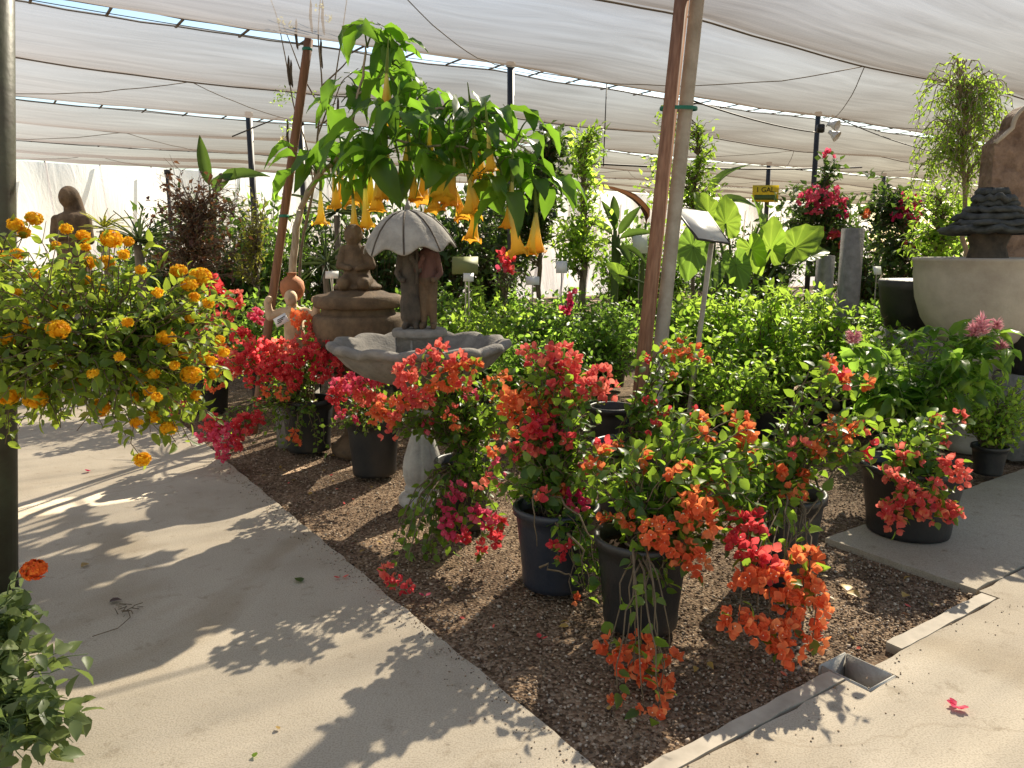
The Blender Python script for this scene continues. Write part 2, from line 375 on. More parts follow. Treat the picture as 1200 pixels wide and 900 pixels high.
# curb strips of concrete along the front of the bed
for nm, a0, a1 in (('kerb', .02, d_a0 - .01), ('kerb', d_a1 + .22, S0[0] - .02)):
    slab(nm, [bed(a0, 0), bed(a1, 0), bed(a1, -CW), bed(a0, -CW)], .003, .12, M['curbwood'], amp=.008)
# far paths behind the rows
slab('far_path', [bed(-6, 10.5), bed(12, 10.5), bed(12, 12.2), bed(-6, 12.2)], 0, .1, M['concrete'], step=.3)
# drain box set in the slab
t = thing('drain_box', bed((d_a0 + d_a1) / 2, (d_b0 + d_b1) / 2), 'open square concrete drain box sunk at the edge of the path', 'drain')
th_ = .010; dep = .20; ang = math.atan2(vv[1], vv[0]); sa, sb = d_a1 - d_a0, d_b1 - d_b0
mb = MB()
for (ca, cb, la, lb) in ((0, sb / 2, sa, th_), (0, -sb / 2, sa, th_), (sa / 2, 0, th_, sb - th_ - .004), (-sa / 2, 0, th_, sb - th_ - .004)):
    q = vv * ca + uu * cb; mb.box((q[0], q[1], -dep / 2 + .004), (la + (th_ if lb == th_ else 0), lb, dep), rz=ang, bev=.003)
mb.build('frame', M['stonepale'], t)
mb = MB(); mb.box((0, 0, -dep + .004), (sa - th_, sb - th_, .012), rz=ang); mb.build('floor', M['soil'], t)

# loose gravel on the bed
mb = MB()
npeb = 30000
oct_v = np.array([[1, 0, 0], [-1, 0, 0], [0, 1, 0], [0, -1, 0], [0, 0, 1], [0, 0, -1]], dtype=float)
oct_f = np.array([[0, 2, 4], [2, 1, 4], [1, 3, 4], [3, 0, 4], [2, 0, 5], [1, 2, 5], [3, 1, 5], [0, 3, 5]])
aa = RNG.uniform(.01, 3.6, npeb); bb = RNG.uniform(.0, 1, npeb) ** 1.5 * 5.5 + .01
keep = ~((aa > S0[0] - .01) & (bb < S1[1] + .01)) & ~((aa > d_a0 - .04) & (aa < d_a1 + .04) & (bb < d_b1 + .04))
keep &= (RNG.uniform(0, 1, npeb) < np.clip(1.35 - bb / 6, .3, 1))
aa, bb = aa[keep], bb[keep]; n = len(aa)
# some strays on the concrete near the edge
ns = 750
aa = np.concatenate([aa, -np.abs(RNG.normal(0, .07, ns)), RNG.uniform(.1, S0[0], 90)]); bb = np.concatenate([bb, RNG.uniform(0, 4.5, ns), -CW - np.abs(RNG.normal(.03, .12, 90))])
zz = np.concatenate([RNG.uniform(-.035, -.018, n), np.full(ns + 90, .002)])
n = len(aa)
cen = (vv[None] * (aa + a_path)[:, None] + uu[None] * (bb + b_curb)[:, None]); cen = np.concatenate([cen, zz[:, None]], 1)
r = RNG.uniform(.0035, .009, n) * (1 + .6 * (RNG.uniform(0, 1, n) > .93)); r[-(ns + 90):] *= .55
R_ = RNG.normal(size=(n, 3, 3)); Q = np.linalg.qr(R_)[0]
sv = oct_v[None] * (RNG.uniform(.6, 1.3, (n, 1, 3))) * r[:, None, None]
V = np.einsum('nij,nkj->nki', Q, sv); V[:, :, 2] *= .75; V += cen[:, None, :]
mb.add(V.reshape(-1, 3), (oct_f[None] + (np.arange(n) * 6)[:, None, None]).reshape(-1, 3), np.repeat(RNG.uniform(0, 1, n), 8))
m, nt, out = new_mat('pebbles'); p = N(nt, 'ShaderNodeBsdfPrincipled'); p.inputs['Roughness'].default_value = .85
at = N(nt, 'ShaderNodeAttribute', attribute_name='rnd')
nt.links.new(ramp(nt, at.outputs['Fac'], [(0, (.065, .04, .024)), (.35, (.20, .132, .08)), (.7, (.33, .235, .155)), (1, (.50, .41, .31))]), p.inputs['Base Color'])
nt.links.new(p.outputs[0], out.inputs[0]); M['pebble'] = m
tag(mb.build('gravel', M['pebble']), kind='stuff')

# ================================================================== SHADE ROOF
H = 3.6
def ub(a, u, z): q = vv * a + uu * u; return np.array([q[0], q[1], z])     # roof frame: true v,u coordinates
ROWS = [7.55, 12.5, 17.2]
V0, V1 = -16., 34.
POSTS_V = [ (proj(W(603, 75, 9.1))[0] + k * 5.7) for k in range(-3, 6)]
def cloth_z(v, f, seed):
    """height of a bay: f in 0..1 from the near gap to the far gap, hung from a cable at half way"""
    g = (f * 2) % 1.0
    sag = (.20 if seed < 12 else .12) * 4 * g * (1 - g) * (1.15 if f < .5 else 1.0)
    k = (v - POSTS_V[0]) / 5.7; w = abs((k % 1.0) - .5) * 2          # 1 at posts
    cab = .06 * (1 - w * w)                                          # cables dip between the posts
    if abs(f - .5) < 1e-6: pass
    n = .02 * noise.noise(Vector((v * .35, f * 3.1, seed))) + .018 * noise.noise(Vector((v * 1.1, f * 14, seed + 5)))
    # folds pulled from the post heads
    fold = .03 * abs(((k + f) % 1.0) - .5) + .03 * abs(((k - f) % 1.0) - .5)
    return H - sag - cab + n - fold
def cloth_panel(label, u0, u1, v0, v1, seed, hole=None, nu=28):
    t = thing('shade_cloth', ub((v0 + v1) / 2, (u0 + u1) / 2, H), label, 'shade cloth', 'shade cloths stretched over the nursery')
    nv = int((v1 - v0) / .28)
    vs = np.linspace(v0, v1, nv + 1); fs = np.linspace(0, 1, nu + 1)
    V = np.zeros((nv + 1, nu + 1, 3)); UV = np.zeros((nv + 1, nu + 1, 3))
    for i, v in enumerate(vs):
        for j, f in enumerate(fs):
            edge = 0
            if f in (0, 1):
                k = (v / .55) % 1.0; edge = .035 * 4 * k * (1 - k) * (1 if f == 0 else -1)   # scallops between the clips
            V[i, j] = ub(v, u0 + (u1 - u0) * f + edge, cloth_z(v, f, seed)); UV[i, j] = (v, f * (u1 - u0), 0)
    i, j = np.meshgrid(np.arange(nv), np.arange(nu), indexing='ij')
    F = np.stack([i * (nu + 1) + j, (i + 1) * (nu + 1) + j, (i + 1) * (nu + 1) + j + 1, i * (nu + 1) + j + 1], -1).reshape(-1, 4)
    if hole is not None:
        c = V.reshape(-1, 3)[F].mean(1); d = c[:, :2] - np.array(hole[:2])
        F = F[~((np.abs(d @ vv) < hole[2]) & (np.abs(d @ uu) < hole[3]))]
    me = bpy.data.meshes.new('cloth'); off = np.array(t.location)
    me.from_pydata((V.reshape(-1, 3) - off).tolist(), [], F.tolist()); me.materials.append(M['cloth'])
    for pl in me.polygons: pl.use_smooth = True
    a = me.attributes.new('cloth_uv', 'FLOAT_VECTOR', 'POINT'); a.data.foreach_set('vector', UV.reshape(-1).astype(np.float32))
    o = bpy.data.objects.new('cloth', me); COL.objects.link(o); o.parent = t
    # seams: the cable pocket half way and the folds to the post heads
    mb = MB(); L_ = [ub(v, (u0 + u1) / 2, cloth_z(v, .5, seed) - .02) for v in vs]
    mb.tube(np.array(L_), .010, 5, .5); mb.build('cable_pocket', M['hem'], t, off=off)
    mb = MB(); 
    for f in (0, 1):
        L_ = [V[i, 0 if f == 0 else nu] - np.array([0, 0, .012]) for i in range(nv + 1)]
        mb.tube(np.array(L_), .007, 4, .5)
    mb.build('hem', M['hem'], t, off=off)
    mb = MB()
    for k, pv in enumerate(POSTS_V[:-1]):
        if pv < v0 or pv > v1 - 3: continue
        for (fa, fb, va, vb) in ((1, .5, pv, pv + 2.85), (.5, 1, pv + 2.85, pv + 5.7)):
            P = []
            for s in np.linspace(0, 1, 14):
                v = va + (vb - va) * s; f = fa + (fb - fa) * s
                P.append(ub(v, u0 + (u1 - u0) * f, cloth_z(v, f, seed) - .012))
            mb.tube(np.array(P), .005, 4, .5)
    mb.build('seam', M['hem'], t, off=off)
    return t
SUN_AZ, SUN_EL = math.radians(28), math.radians(38)
SUN = np.array([math.sin(SUN_AZ) * math.cos(SUN_EL), math.cos(SUN_AZ) * math.cos(SUN_EL), math.sin(SUN_EL)])
hp = G(575, 880) + SUN * (3.45 / SUN[2])
GAP = .13
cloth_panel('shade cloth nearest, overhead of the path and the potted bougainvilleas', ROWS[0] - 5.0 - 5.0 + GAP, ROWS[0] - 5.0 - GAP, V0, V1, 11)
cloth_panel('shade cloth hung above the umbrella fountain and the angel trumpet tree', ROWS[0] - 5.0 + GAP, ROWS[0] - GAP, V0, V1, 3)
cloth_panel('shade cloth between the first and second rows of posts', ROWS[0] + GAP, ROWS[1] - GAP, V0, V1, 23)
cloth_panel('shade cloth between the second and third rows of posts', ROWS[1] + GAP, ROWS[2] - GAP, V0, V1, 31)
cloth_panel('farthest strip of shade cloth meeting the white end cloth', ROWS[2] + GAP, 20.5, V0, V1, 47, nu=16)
# clips across the gaps + posts + row cables
for ri, row in enumerate(ROWS):
    nm = ('nearest', 'middle', 'farthest')[ri]
    t = thing('support_cable', ub(0, row, H - .04), f'taut steel cable along the {nm} row of posts, clipped to the cloth edges', 'cable', 'cables of the shade roof')
    mb = MB(); P = []
    for v in np.arange(V0, V1, .5):
        k = (v - POSTS_V[0]) / 5.7; w = abs((k % 1.0) - .5) * 2
        P.append(ub(v, row - .02, H - .06 * (1 - w * w) - .05))
    mb.tube(np.array(P), .004, 5, .5); mb.build('wire', M['cable'], t, off=np.array(t.location))
    mb = MB()
    for v in np.arange(V0 + .1, V1 - .1, .55):
        k = (v - POSTS_V[0]) / 5.7; w = abs((k % 1.0) - .5) * 2
        q = ub(v, row, H - .06 * (1 - w * w) - .03); mb.box(q, (.02, GAP * 2 + .05, .012), rz=math.atan2(uu[1], uu[0]) - PI / 2)
    c = mb.build('clip', M['hem'], t, off=np.array(t.location)); c['kind'] = 'stuff'
pl = ['dark steel post beside the crown of the angel trumpet tree', 'dark steel post carrying two floodlights near the pink bougainvillea']
post_obj = None
def post(loc, label, r=.04, h=H - .02):
    t = thing('steel_post', loc, label, 'post', 'steel posts of the shade roof')
    mb = MB(); mb.tube([(0, 0, -.1), (0, 0, h)], r, 12, .5); mb.build('shaft', M['steel'], t, smooth=False)
    mb = MB(); mb.lathe([(0, h + .0), (r + .012, h), (r + .012, h + .05), (0, h + .055)], k=12); mb.build('cap', M['steel'], t)
    return t
p1 = post(ub(POSTS_V[3], ROWS[0], 0), pl[0]); p2 = post(ub(POSTS_V[4], ROWS[0], 0), pl[1])
post(ub(proj(W(895, 200, 19.6))[0], ROWS[1], 0), 'dark steel post that carries the yellow sign', .055)
q_ = W(1052, 210, 22.0); post(ub(proj(q_)[0] , ROWS[1], 0), 'thin far post above the magenta bougainvillea', .055)
post(ub(proj(W(266, 175, 13.5))[0], 12.5, 0), 'dark post standing among the banana leaves', .05)
post(ub(proj(W(380, 200, 12))[0], 12.4, 0), 'dark post behind the hanging trumpet flowers', .05, 3.5)
post(W(196, 200, 9.5) * np.array([1, 1, 0]), 'thin dark post inside the bare twiggy shrub', .025, 2.45)

# white end cloth
t = thing('end_cloth', ub(8, 20.6, 0), 'sunlit white cloth wall closing the far side of the nursery', 'cloth wall')
mb_v = np.arange(V0, V1, .2); nz_ = 10
V = []; UV = []
for v in mb_v:
    for k in range(nz_ + 1):
        z = 3.45 * k / nz_
        V.append(ub(v, 20.6 + .10 * math.sin(v * 2.1 + z * .8) * (z / 3.4) ** .5 + .06 * noise.noise(Vector((v * 1.3, z * .5, 2))) - .45 * (1 - z / 3.45), z) - np.array(t.location)); UV.append((v, z, 0))
n1 = nz_ + 1; i, j = np.meshgrid(np.arange(len(mb_v) - 1), np.arange(nz_), indexing='ij')
me = bpy.data.meshes.new('cloth'); me.from_pydata([list(x) for x in V], [], np.stack([i * n1 + j, (i + 1) * n1 + j, (i + 1) * n1 + j + 1, i * n1 + j + 1], -1).reshape(-1, 4).tolist())
for p_ in me.polygons: p_.use_smooth = True
a = me.attributes.new('cloth_uv', 'FLOAT_VECTOR', 'POINT'); a.data.foreach_set('vector', np.array(UV).reshape(-1).astype(np.float32)); me.materials.append(M['wallcloth'])
o = bpy.data.objects.new('cloth', me); COL.objects.link(o); o.parent = t
mb = MB()
for v in np.arange(V0, V1, 1.1): mb.tube([ub(v, 20.75, 3.5) - np.array(t.location), ub(v + .25, 20.95, 0) - np.array(t.location)], .025, 5)
o = mb.build('batten', M['galv'], t); o['kind'] = 'stuff'
# loose wires
def wire(label, pts, r=.006):
    o_ = MB(); c = np.array(pts[0]); o_.tube(np.array(pts), r, 4, .5); o = o_.build('hanging_wire', M['cable'], off=c); o.location = c
    return tag(o, label, 'wire', 'wires under the shade roof')
def sagline(a, b, s, n=12): return [np.array(a) + (np.array(b) - np.array(a)) * k / n - np.array([0, 0, s * 4 * (k / n) * (1 - k / n)]) for k in range(n + 1)]
wire('wire dropping straight from the cloth behind the bright young tree', [W(711, 98, 9.8), W(707, 195, 9.8)], .007)
wire('irrigation line strung level from tree to post behind the stake', sagline(W(650, 189, 11.2), W(1010, 196, 13.5), .06), .014)
wire('slack cable running down to the floodlight post', sagline(W(812, 118, 8.6), W(955, 155, 11.9), .04), .010)
wire('cable leaving the floodlight post towards the weeping tree', sagline(W(975, 135, 12.1), W(1095, 178, 14.0), .05), .009)
wire('thin cable slanting up to the cloth beside the banana leaves', [W(272, 160, 12), W(328, 137, 12)], .010)

# ================================================================== LIGHT, SKY, CAMERA
w = bpy.data.worlds.new('World'); scene.world = w; w.use_nodes = True
nt = w.node_tree; bg = nt.nodes['Background']; sky = nt.nodes.new('ShaderNodeTexSky'); sky.sky_type = 'NISHITA'
sky.sun_disc = False; sky.sun_elevation = SUN_EL; sky.sun_rotation = SUN_AZ; sky.dust_density = .6; sky.air_density = 1.35; sky.ozone_density = 1.3
nt.links.new(sky.outputs[0], bg.inputs[0]); bg.inputs[1].default_value = .052
sl = bpy.data.lights.new('sun', 'SUN'); sl.energy = 5.0; sl.angle = math.radians(.5); sl.color = (1, .90, .72)
so = bpy.data.objects.new('sun', sl); COL.objects.link(so); so.rotation_euler = Vector(-SUN).to_track_quat('-Z', 'Y').to_euler(); so.location = (5, 9, 20)
cd = bpy.data.cameras.new('camera'); cam = bpy.data.objects.new('camera', cd); COL.objects.link(cam); scene.camera = cam
cd.sensor_width = 36; cd.lens = 36 * FPX / 1200; cd.clip_start = .05; cd.clip_end = 2000
cam.location = (0, 0, CH); cam.rotation_euler = (PI / 2 - PITCH, 0, 0)
scene.view_settings.view_transform = 'Standard'; scene.view_settings.look = 'None'; scene.view_settings.gamma = 1
scene.view_settings.exposure = 1.95
scene.render.engine = 'CYCLES'
cy = scene.cycles; cy.use_denoising = True; cy.max_bounces = 7; cy.diffuse_bounces = 3; cy.glossy_bounces = 2; cy.transmission_bounces = 4; cy.transparent_max_bounces = 8
cy.caustics_reflective = False; cy.caustics_refractive = False; cy.sample_clamp_indirect = 6
try: cy.denoiser = 'OPENIMAGEDENOISE'
except Exception: pass
# ================================================================== PLANT TOOLS
def sym(mid, side, z):
    pass
T_HI = (np.array([[0, 0, 0], [.33, 0, -.02], [.68, 0, -.07], [1, 0, -.20], [.10, .30, .05], [.36, .5, .08], [.70, .33, .01], [.10, -.30, .05], [.36, -.5, .08], [.70, -.33, .01]]),
        np.array([[0, 1, 4], [1, 5, 4], [1, 2, 5], [2, 6, 5], [2, 3, 6], [0, 7, 1], [1, 7, 8], [1, 8, 2], [2, 8, 9], [2, 9, 3]]))
T_MID = (np.array([[0, 0, 0], [.5, 0, -.05], [1, 0, -.18], [.42, .5, .07], [.42, -.5, .07]]), np.array([[0, 1, 3], [1, 2, 3], [0, 4, 1], [1, 4, 2]]))
T_LO = (np.array([[0, 0, 0], [.45, .5, .06], [1, 0, -.1], [.45, -.5, .06]]), np.array([[0, 2, 1], [0, 3, 2]]))
T_BRACT = (np.array([[0, 0, 0], [.5, 0, -.10], [1, 0, .12], [.45, .52, .10], [.45, -.52, .10], [.82, .3, .14], [.82, -.3, .14]]),
           np.array([[0, 1, 3], [1, 5, 3], [1, 2, 5], [0, 4, 1], [1, 4, 6], [1, 6, 2]]))
# long drooping leaf for the trumpet tree: 5 cross rows, wavy edge
def _long(n=6, droop=.45, fold=.10, wav=.03):
    V = []; F = []
    for i in range(n + 1):
        s = i / n; wd = .5 * (math.sin(PI * min(1, s * 1.02) ** .8) ** .75) if 0 < s < 1 else .0
        x = s - droop * .25 * s * s; z = -droop * s ** 2
        for y in (-1, -.5, 0, .5, 1):
            V.append((x, y * wd, z + abs(y) * wd * fold * 2 + (wav * math.sin(s * 19 + y * 2) if abs(y) == 1 else 0)))
    for i in range(n):
        for k in range(4): 
            a = i * 5 + k; F += [(a, a + 5, a + 6), (a, a + 6, a + 1)]
    return np.array(V), np.array(F)
T_LONG = _long(); T_LONG2 = _long(droop=.8, fold=.16)
def unit(a): a = np.asarray(a, dtype=float); return a / (np.linalg.norm(a, axis=-1, keepdims=True) + 1e-9)
def put(mb, T, P, D, Nn, L, Wd, rnd=None, mi=0):
    P = np.atleast_2d(P); n = len(P); D = unit(np.atleast_2d(D)); Nn = np.atleast_2d(Nn)
    S = unit(np.cross(Nn, D)); Z = np.cross(D, S)
    L = np.broadcast_to(np.asarray(L, dtype=float), (n,)); Wd = np.broadcast_to(np.asarray(Wd, dtype=float), (n,))
    tv, tf = T
    V = P[:, None, :] + (L[:, None] * tv[None, :, 0])[..., None] * D[:, None, :] + (Wd[:, None] * tv[None, :, 1])[..., None] * S[:, None, :] + (L[:, None] * tv[None, :, 2])[..., None] * Z[:, None, :]
    F = tf[None] + (np.arange(n) * len(tv))[:, None, None]
    if rnd is None: rnd = RNG.uniform(0, 1, n)
    mb.add(V.reshape(-1, 3), F.reshape(-1, 3), np.repeat(rnd, len(tf)), mi)
def bez(a, b, c, n=10):
    t = np.linspace(0, 1, n)[:, None]; return (1 - t) ** 2 * np.asarray(a) + 2 * t * (1 - t) * np.asarray(b) + t * t * np.asarray(c)
def wob(P, amp):
    P = np.array(P, dtype=float); n = len(P); k = RNG.normal(size=(n, 3)) * amp; k[0] = 0; return P + k
def arclen(P): return np.concatenate([[0], np.cumsum(np.linalg.norm(np.diff(P, axis=0), axis=1))])
def sample(P, s):
    a = arclen(P); out = np.stack([np.interp(s, a, P[:, k]) for k in range(3)], 1)
    T = np.gradient(P, axis=0); tt = np.stack([np.interp(s, a, T[:, k]) for k in range(3)], 1); return out, unit(tt)
def leaves_on(mb, P, spacing, L, ratio, T=T_HI, t0=.25, up=.7, out=.8, droop=.0, keep=1.0, jit=.35, pet=.4):
    """leaves set alternately along a stem"""
    tot = arclen(P)[-1]; s = np.arange(tot * t0, tot, spacing); 
    if len(s) == 0: return
    s = s[RNG.uniform(size=len(s)) < keep]
    if len(s) == 0: return
    c, tg = sample(P, s); n = len(s)
    ph = np.cumsum(np.full(n, 2.4)) + RNG.uniform(0, 6)
    ref = np.where(np.abs(tg[:, 2:3]) < .9, np.array([[0, 0, 1.]]), np.array([[1., 0, 0]]))
    a = unit(np.cross(tg, ref)); b = np.cross(tg, a)
    o = a * np.cos(ph)[:, None] + b * np.sin(ph)[:, None]
    D = unit(o * out + tg * .45 + RNG.normal(size=(n, 3)) * jit + np.array([0, 0, -droop]))
    Nn = np.array([0, 0, up]) + RNG.normal(size=(n, 3)) * .45 + tg * .2
    ll = L * RNG.uniform(.6, 1.2, n)
    put(mb, T, c + D * (ll * pet * .4)[:, None], D, Nn, ll, ll * ratio)
def cluster_mesh(mb, c, rad, bl, elong=(1, 1, 1), dens=8.0, outdir=None):
    """a head of papery bracts in threes"""
    n = int(np.clip(dens * (rad / bl) ** 2, 5, 75))
    v = RNG.normal(size=(n, 3)); v = unit(v) * (RNG.uniform(.25, 1, n) ** .5)[:, None]
    P = np.asarray(c) + v * rad * np.asarray(elong)
    ax = unit(v + RNG.normal(size=(n, 3)) * .35 + np.array([0, -.25, .15]))
    ref = unit(RNG.normal(size=(n, 3))); a = unit(np.cross(ax, ref)); b = np.cross(ax, a)
    rr = RNG.uniform(0, 1, n)
    for k in range(3):
        th = k * 2 * PI / 3
        o = a * math.cos(th) + b * math.sin(th)
        D = unit(ax * .75 + o * .8 + RNG.normal(size=(n, 3)) * .12); L_ = bl * RNG.uniform(.8, 1.15, n)
        put(mb, T_BRACT, P, D, ax - o * .6, L_, L_ * .86, np.clip(rr + RNG.normal(size=n) * .12, 0, 1), 0)
    m = RNG.uniform(size=n) < .45
    if m.any(): put(mb, T_LO, P[m] + ax[m] * bl * .5, b[m], ax[m], bl * .16, bl * .16, None, 1)
def ell(n, c, r, shell=.5):
    v = unit(RNG.normal(size=(n, 3))) * (RNG.uniform(shell ** 3, 1, n) ** (1 / 3))[:, None]; return np.asarray(c) + v * np.asarray(r)

# leaf and flower materials
M['panel'] = leaf_mat('white_panel', [(0, (.82, .82, .80)), (1, (.82, .82, .80))], (.85, .85, .83), .5, .4, .5, 0)
M['leaf_boug'] = leaf_mat('leaf_bougainvillea', [(0, (.030, .075, .014)), (.6, (.055, .125, .022)), (1, (.10, .18, .035))], (.42, .64, .055), .46)
M['leaf_lant'] = leaf_mat('leaf_lantana', [(0, (.030, .065, .012)), (.55, (.06, .12, .02)), (.95, (.11, .17, .03)), (1, (.22, .17, .05))], (.55, .70, .07), .46)
M['leaf_lime'] = leaf_mat('leaf_light_green', [(0, (.045, .10, .015)), (.6, (.08, .16, .02)), (.97, (.14, .21, .03)), (1, (.35, .32, .03))], (.58, .95, .09), .54)
M['leaf_mid'] = leaf_mat('leaf_mid_green', [(0, (.028, .07, .015)), (1, (.08, .16, .03))], (.46, .76, .09), .5)
M['leaf_dark'] = leaf_mat('leaf_dark_green', [(0, (.016, .038, .012)), (1, (.04, .085, .022))], (.20, .34, .05), .36)
M['leaf_trump'] = leaf_mat('leaf_trumpet', [(0, (.022, .06, .012)), (1, (.05, .12, .02))], (.34, .66, .05), .40, .42)
M['leaf_ear'] = leaf_mat('leaf_elephant_ear', [(0, (.05, .12, .02)), (1, (.09, .18, .03))], (.56, .88, .09), .55)
M['leaf_brown'] = leaf_mat('leaf_brown', [(0, (.05, .022, .014)), (.5, (.11, .045, .025)), (.8, (.12, .075, .03)), (1, (.09, .10, .03))], (.25, .11, .05), .35)
M['leaf_gold'] = leaf_mat('leaf_yellow_green', [(0, (.10, .13, .02)), (1, (.25, .24, .04))], (.55, .55, .08), .45)
M['leaf_yucca'] = leaf_mat('leaf_blade', [(0, (.03, .06, .02)), (1, (.09, .13, .05))], (.15, .2, .06), .2)
M['leaf_dusty'] = leaf_mat('leaf_dusty', [(0, (.05, .08, .03)), (.6, (.10, .14, .055)), (1, (.16, .19, .085))], (.32, .42, .10), .38)
M['leaf_dry'] = leaf_mat('leaf_dry', [(0, (.30, .19, .05)), (1, (.45, .30, .08))], (.4, .25, .06), .3)
def bract(name, stops, trans): return leaf_mat(name, stops, trans, .5, .6, .15, .25)
M['fl_orange'] = bract('bract_orange', [(0, (.80, .12, .045)), (.6, (.88, .20, .085)), (1, (.90, .32, .13))], (1.0, .28, .10))
M['fl_coral'] = bract('bract_coral', [(0, (.78, .08, .10)), (.5, (.86, .15, .14)), (.85, (.88, .22, .13)), (1, (.88, .36, .16))], (1.0, .23, .18))
M['fl_pink'] = bract('bract_pink', [(0, (.66, .05, .13)), (.6, (.78, .10, .20)), (1, (.82, .20, .25))], (1.0, .14, .24))
M['fl_red'] = bract('bract_red', [(0, (.60, .035, .05)), (.6, (.74, .07, .09)), (1, (.80, .16, .12))], (.98, .11, .12))
M['fl_magenta'] = bract('bract_magenta', [(0, (.45, .015, .10)), (1, (.65, .04, .16))], (.8, .05, .2))
M['fl_cream'] = plain('bract_eye', (.85, .75, .55), .6)
M['fl_yellow'] = leaf_mat('lantana_yellow', [(0, (.95, .36, .01)), (.5, (.97, .50, .015)), (1, (.98, .64, .05))], (1.0, .60, .03), .5, .6, .15, .3)
M['fl_lred'] = leaf_mat('lantana_orange_red', [(0, (.70, .07, .02)), (1, (.82, .22, .03))], (.9, .2, .03), .3, .6, .15, .2)
M['fl_plume'] = leaf_mat('plume_pink', [(0, (.62, .20, .26)), (1, (.80, .42, .46))], (.85, .4, .45), .3, .6, .15, .2)
def trumpet_mat():
    m, nt, out = new_mat('trumpet_petal'); L = nt.links.new
    tc = N(nt, 'ShaderNodeTexCoord'); sx = N(nt, 'ShaderNodeSeparateXYZ'); L(tc.outputs['Generated'], sx.inputs[0])
    oi = N(nt, 'ShaderNodeObjectInfo')
    c = ramp(nt, sx.outputs['Z'], [(0, (.95, .44, .035)), (.18, (.95, .62, .07)), (.5, (.96, .78, .20)), (.9, (.82, .80, .32))])
    hs = N(nt, 'ShaderNodeHueSaturation'); mpr = N(nt, 'ShaderNodeMapRange'); mpr.inputs[3].default_value = .488; mpr.inputs[4].default_value = .512; L(oi.outputs['Random'], mpr.inputs[0]); L(mpr.outputs[0], hs.inputs['Hue']); L(c, hs.inputs['Color']); c = hs.outputs[0]
    p = N(nt, 'ShaderNodeBsdfPrincipled'); p.inputs['Roughness'].default_value = .55; p.inputs['Specular IOR Level'].default_value = .2; L(c, p.inputs['Base Color'])
    t = N(nt, 'ShaderNodeBsdfTranslucent'); L(c, t.inputs['Color'])
    mx = N(nt, 'ShaderNodeMixShader'); mx.inputs[0].default_value = .5; L(p.outputs[0], mx.inputs[1]); L(t.outputs[0], mx.inputs[2]); L(mx.outputs[0], out.inputs[0]); return m
M['trumpet'] = trumpet_mat()
M['calyx'] = leaf_mat('calyx', [(0, (.13, .20, .04)), (1, (.20, .27, .06))], (.35, .45, .08), .35)

def make_pot(root, loc, r, h, mat='pot', squash=1.0, sub=True, wall=.008):
    """tapered nursery pot with a rolled rim, ribs at the foot and a bed of soil"""
    x, y, z = loc; rb = r * .82
    pr = [(0, .006), (rb - .02, .0), (rb, .006), (rb + .004, .03)]
    for k in range(1, 7): pr.append((rb + (r - rb) * (k / 7) , .03 + (h - .07) * k / 7))
    pr += [(r, h - .045), (r + .004, h - .043), (r + .014, h - .038), (r + .016, h - .008), (r + .010, h), (r + .001, h), (r - wall, h - .006), (r - wall - .01, h - .09)]
    mb = MB(); mb.lathe(pr, (x, y, z), 36, fr=lambda t, i, rr, zz: (rr * (1 + .008 * math.sin(2 * t + x * 7)), zz), rnd=.5)
    p = mb.build('pot', M[mat], root, smooth=True, off=np.array(root.location))
    mb = MB(); bm = bmesh.new()
    k = 22; rs = r - wall - .006
    V = [(x, y, z + h - .055)]; F = []
    for ring in range(1, 5):
        for j in range(k):
            a = 2 * PI * j / k; rr = rs * ring / 4
            q = (x + rr * math.cos(a), y + rr * math.sin(a)); V.append((q[0], q[1], z + h - .065 + .012 * noise.noise(Vector((q[0] * 23, q[1] * 23, 1)))))
    F3 = [(0, 1 + j, 1 + (j + 1) % k) for j in range(k)]
    F4 = [(1 + (g - 1) * k + j, 1 + g * k + j, 1 + g * k + (j + 1) % k, 1 + (g - 1) * k + (j + 1) % k) for g in range(1, 4) for j in range(k)]
    bm.free(); mb.add(V, F4, .5); mb.F.append(np.array(F3, dtype=np.int32)); mb.R.append(np.full(k, .5, dtype=np.float32)); mb.M.append(np.zeros(k, dtype=np.int32))
    mb.build('soil', M['soil'], p if sub else root, smooth=True, off=np.array(root.location))
    return p
def stem_to(src, dst, lift=.3, n=10, w=.008, arch=None):
    src = np.asarray(src); dst = np.asarray(dst); d = np.linalg.norm(dst - src)
    if dst[2] > src[2] + .05: c = src + (dst - src) * np.array([.25, .25, .7]) + np.array([0, 0, lift * d * .5])
    else: c = src + (dst - src) * np.array([.65, .65, 0]) + np.array([0, 0, max(.10, lift * d * .7)])
    return wob(bez(src, c, dst, n), w)
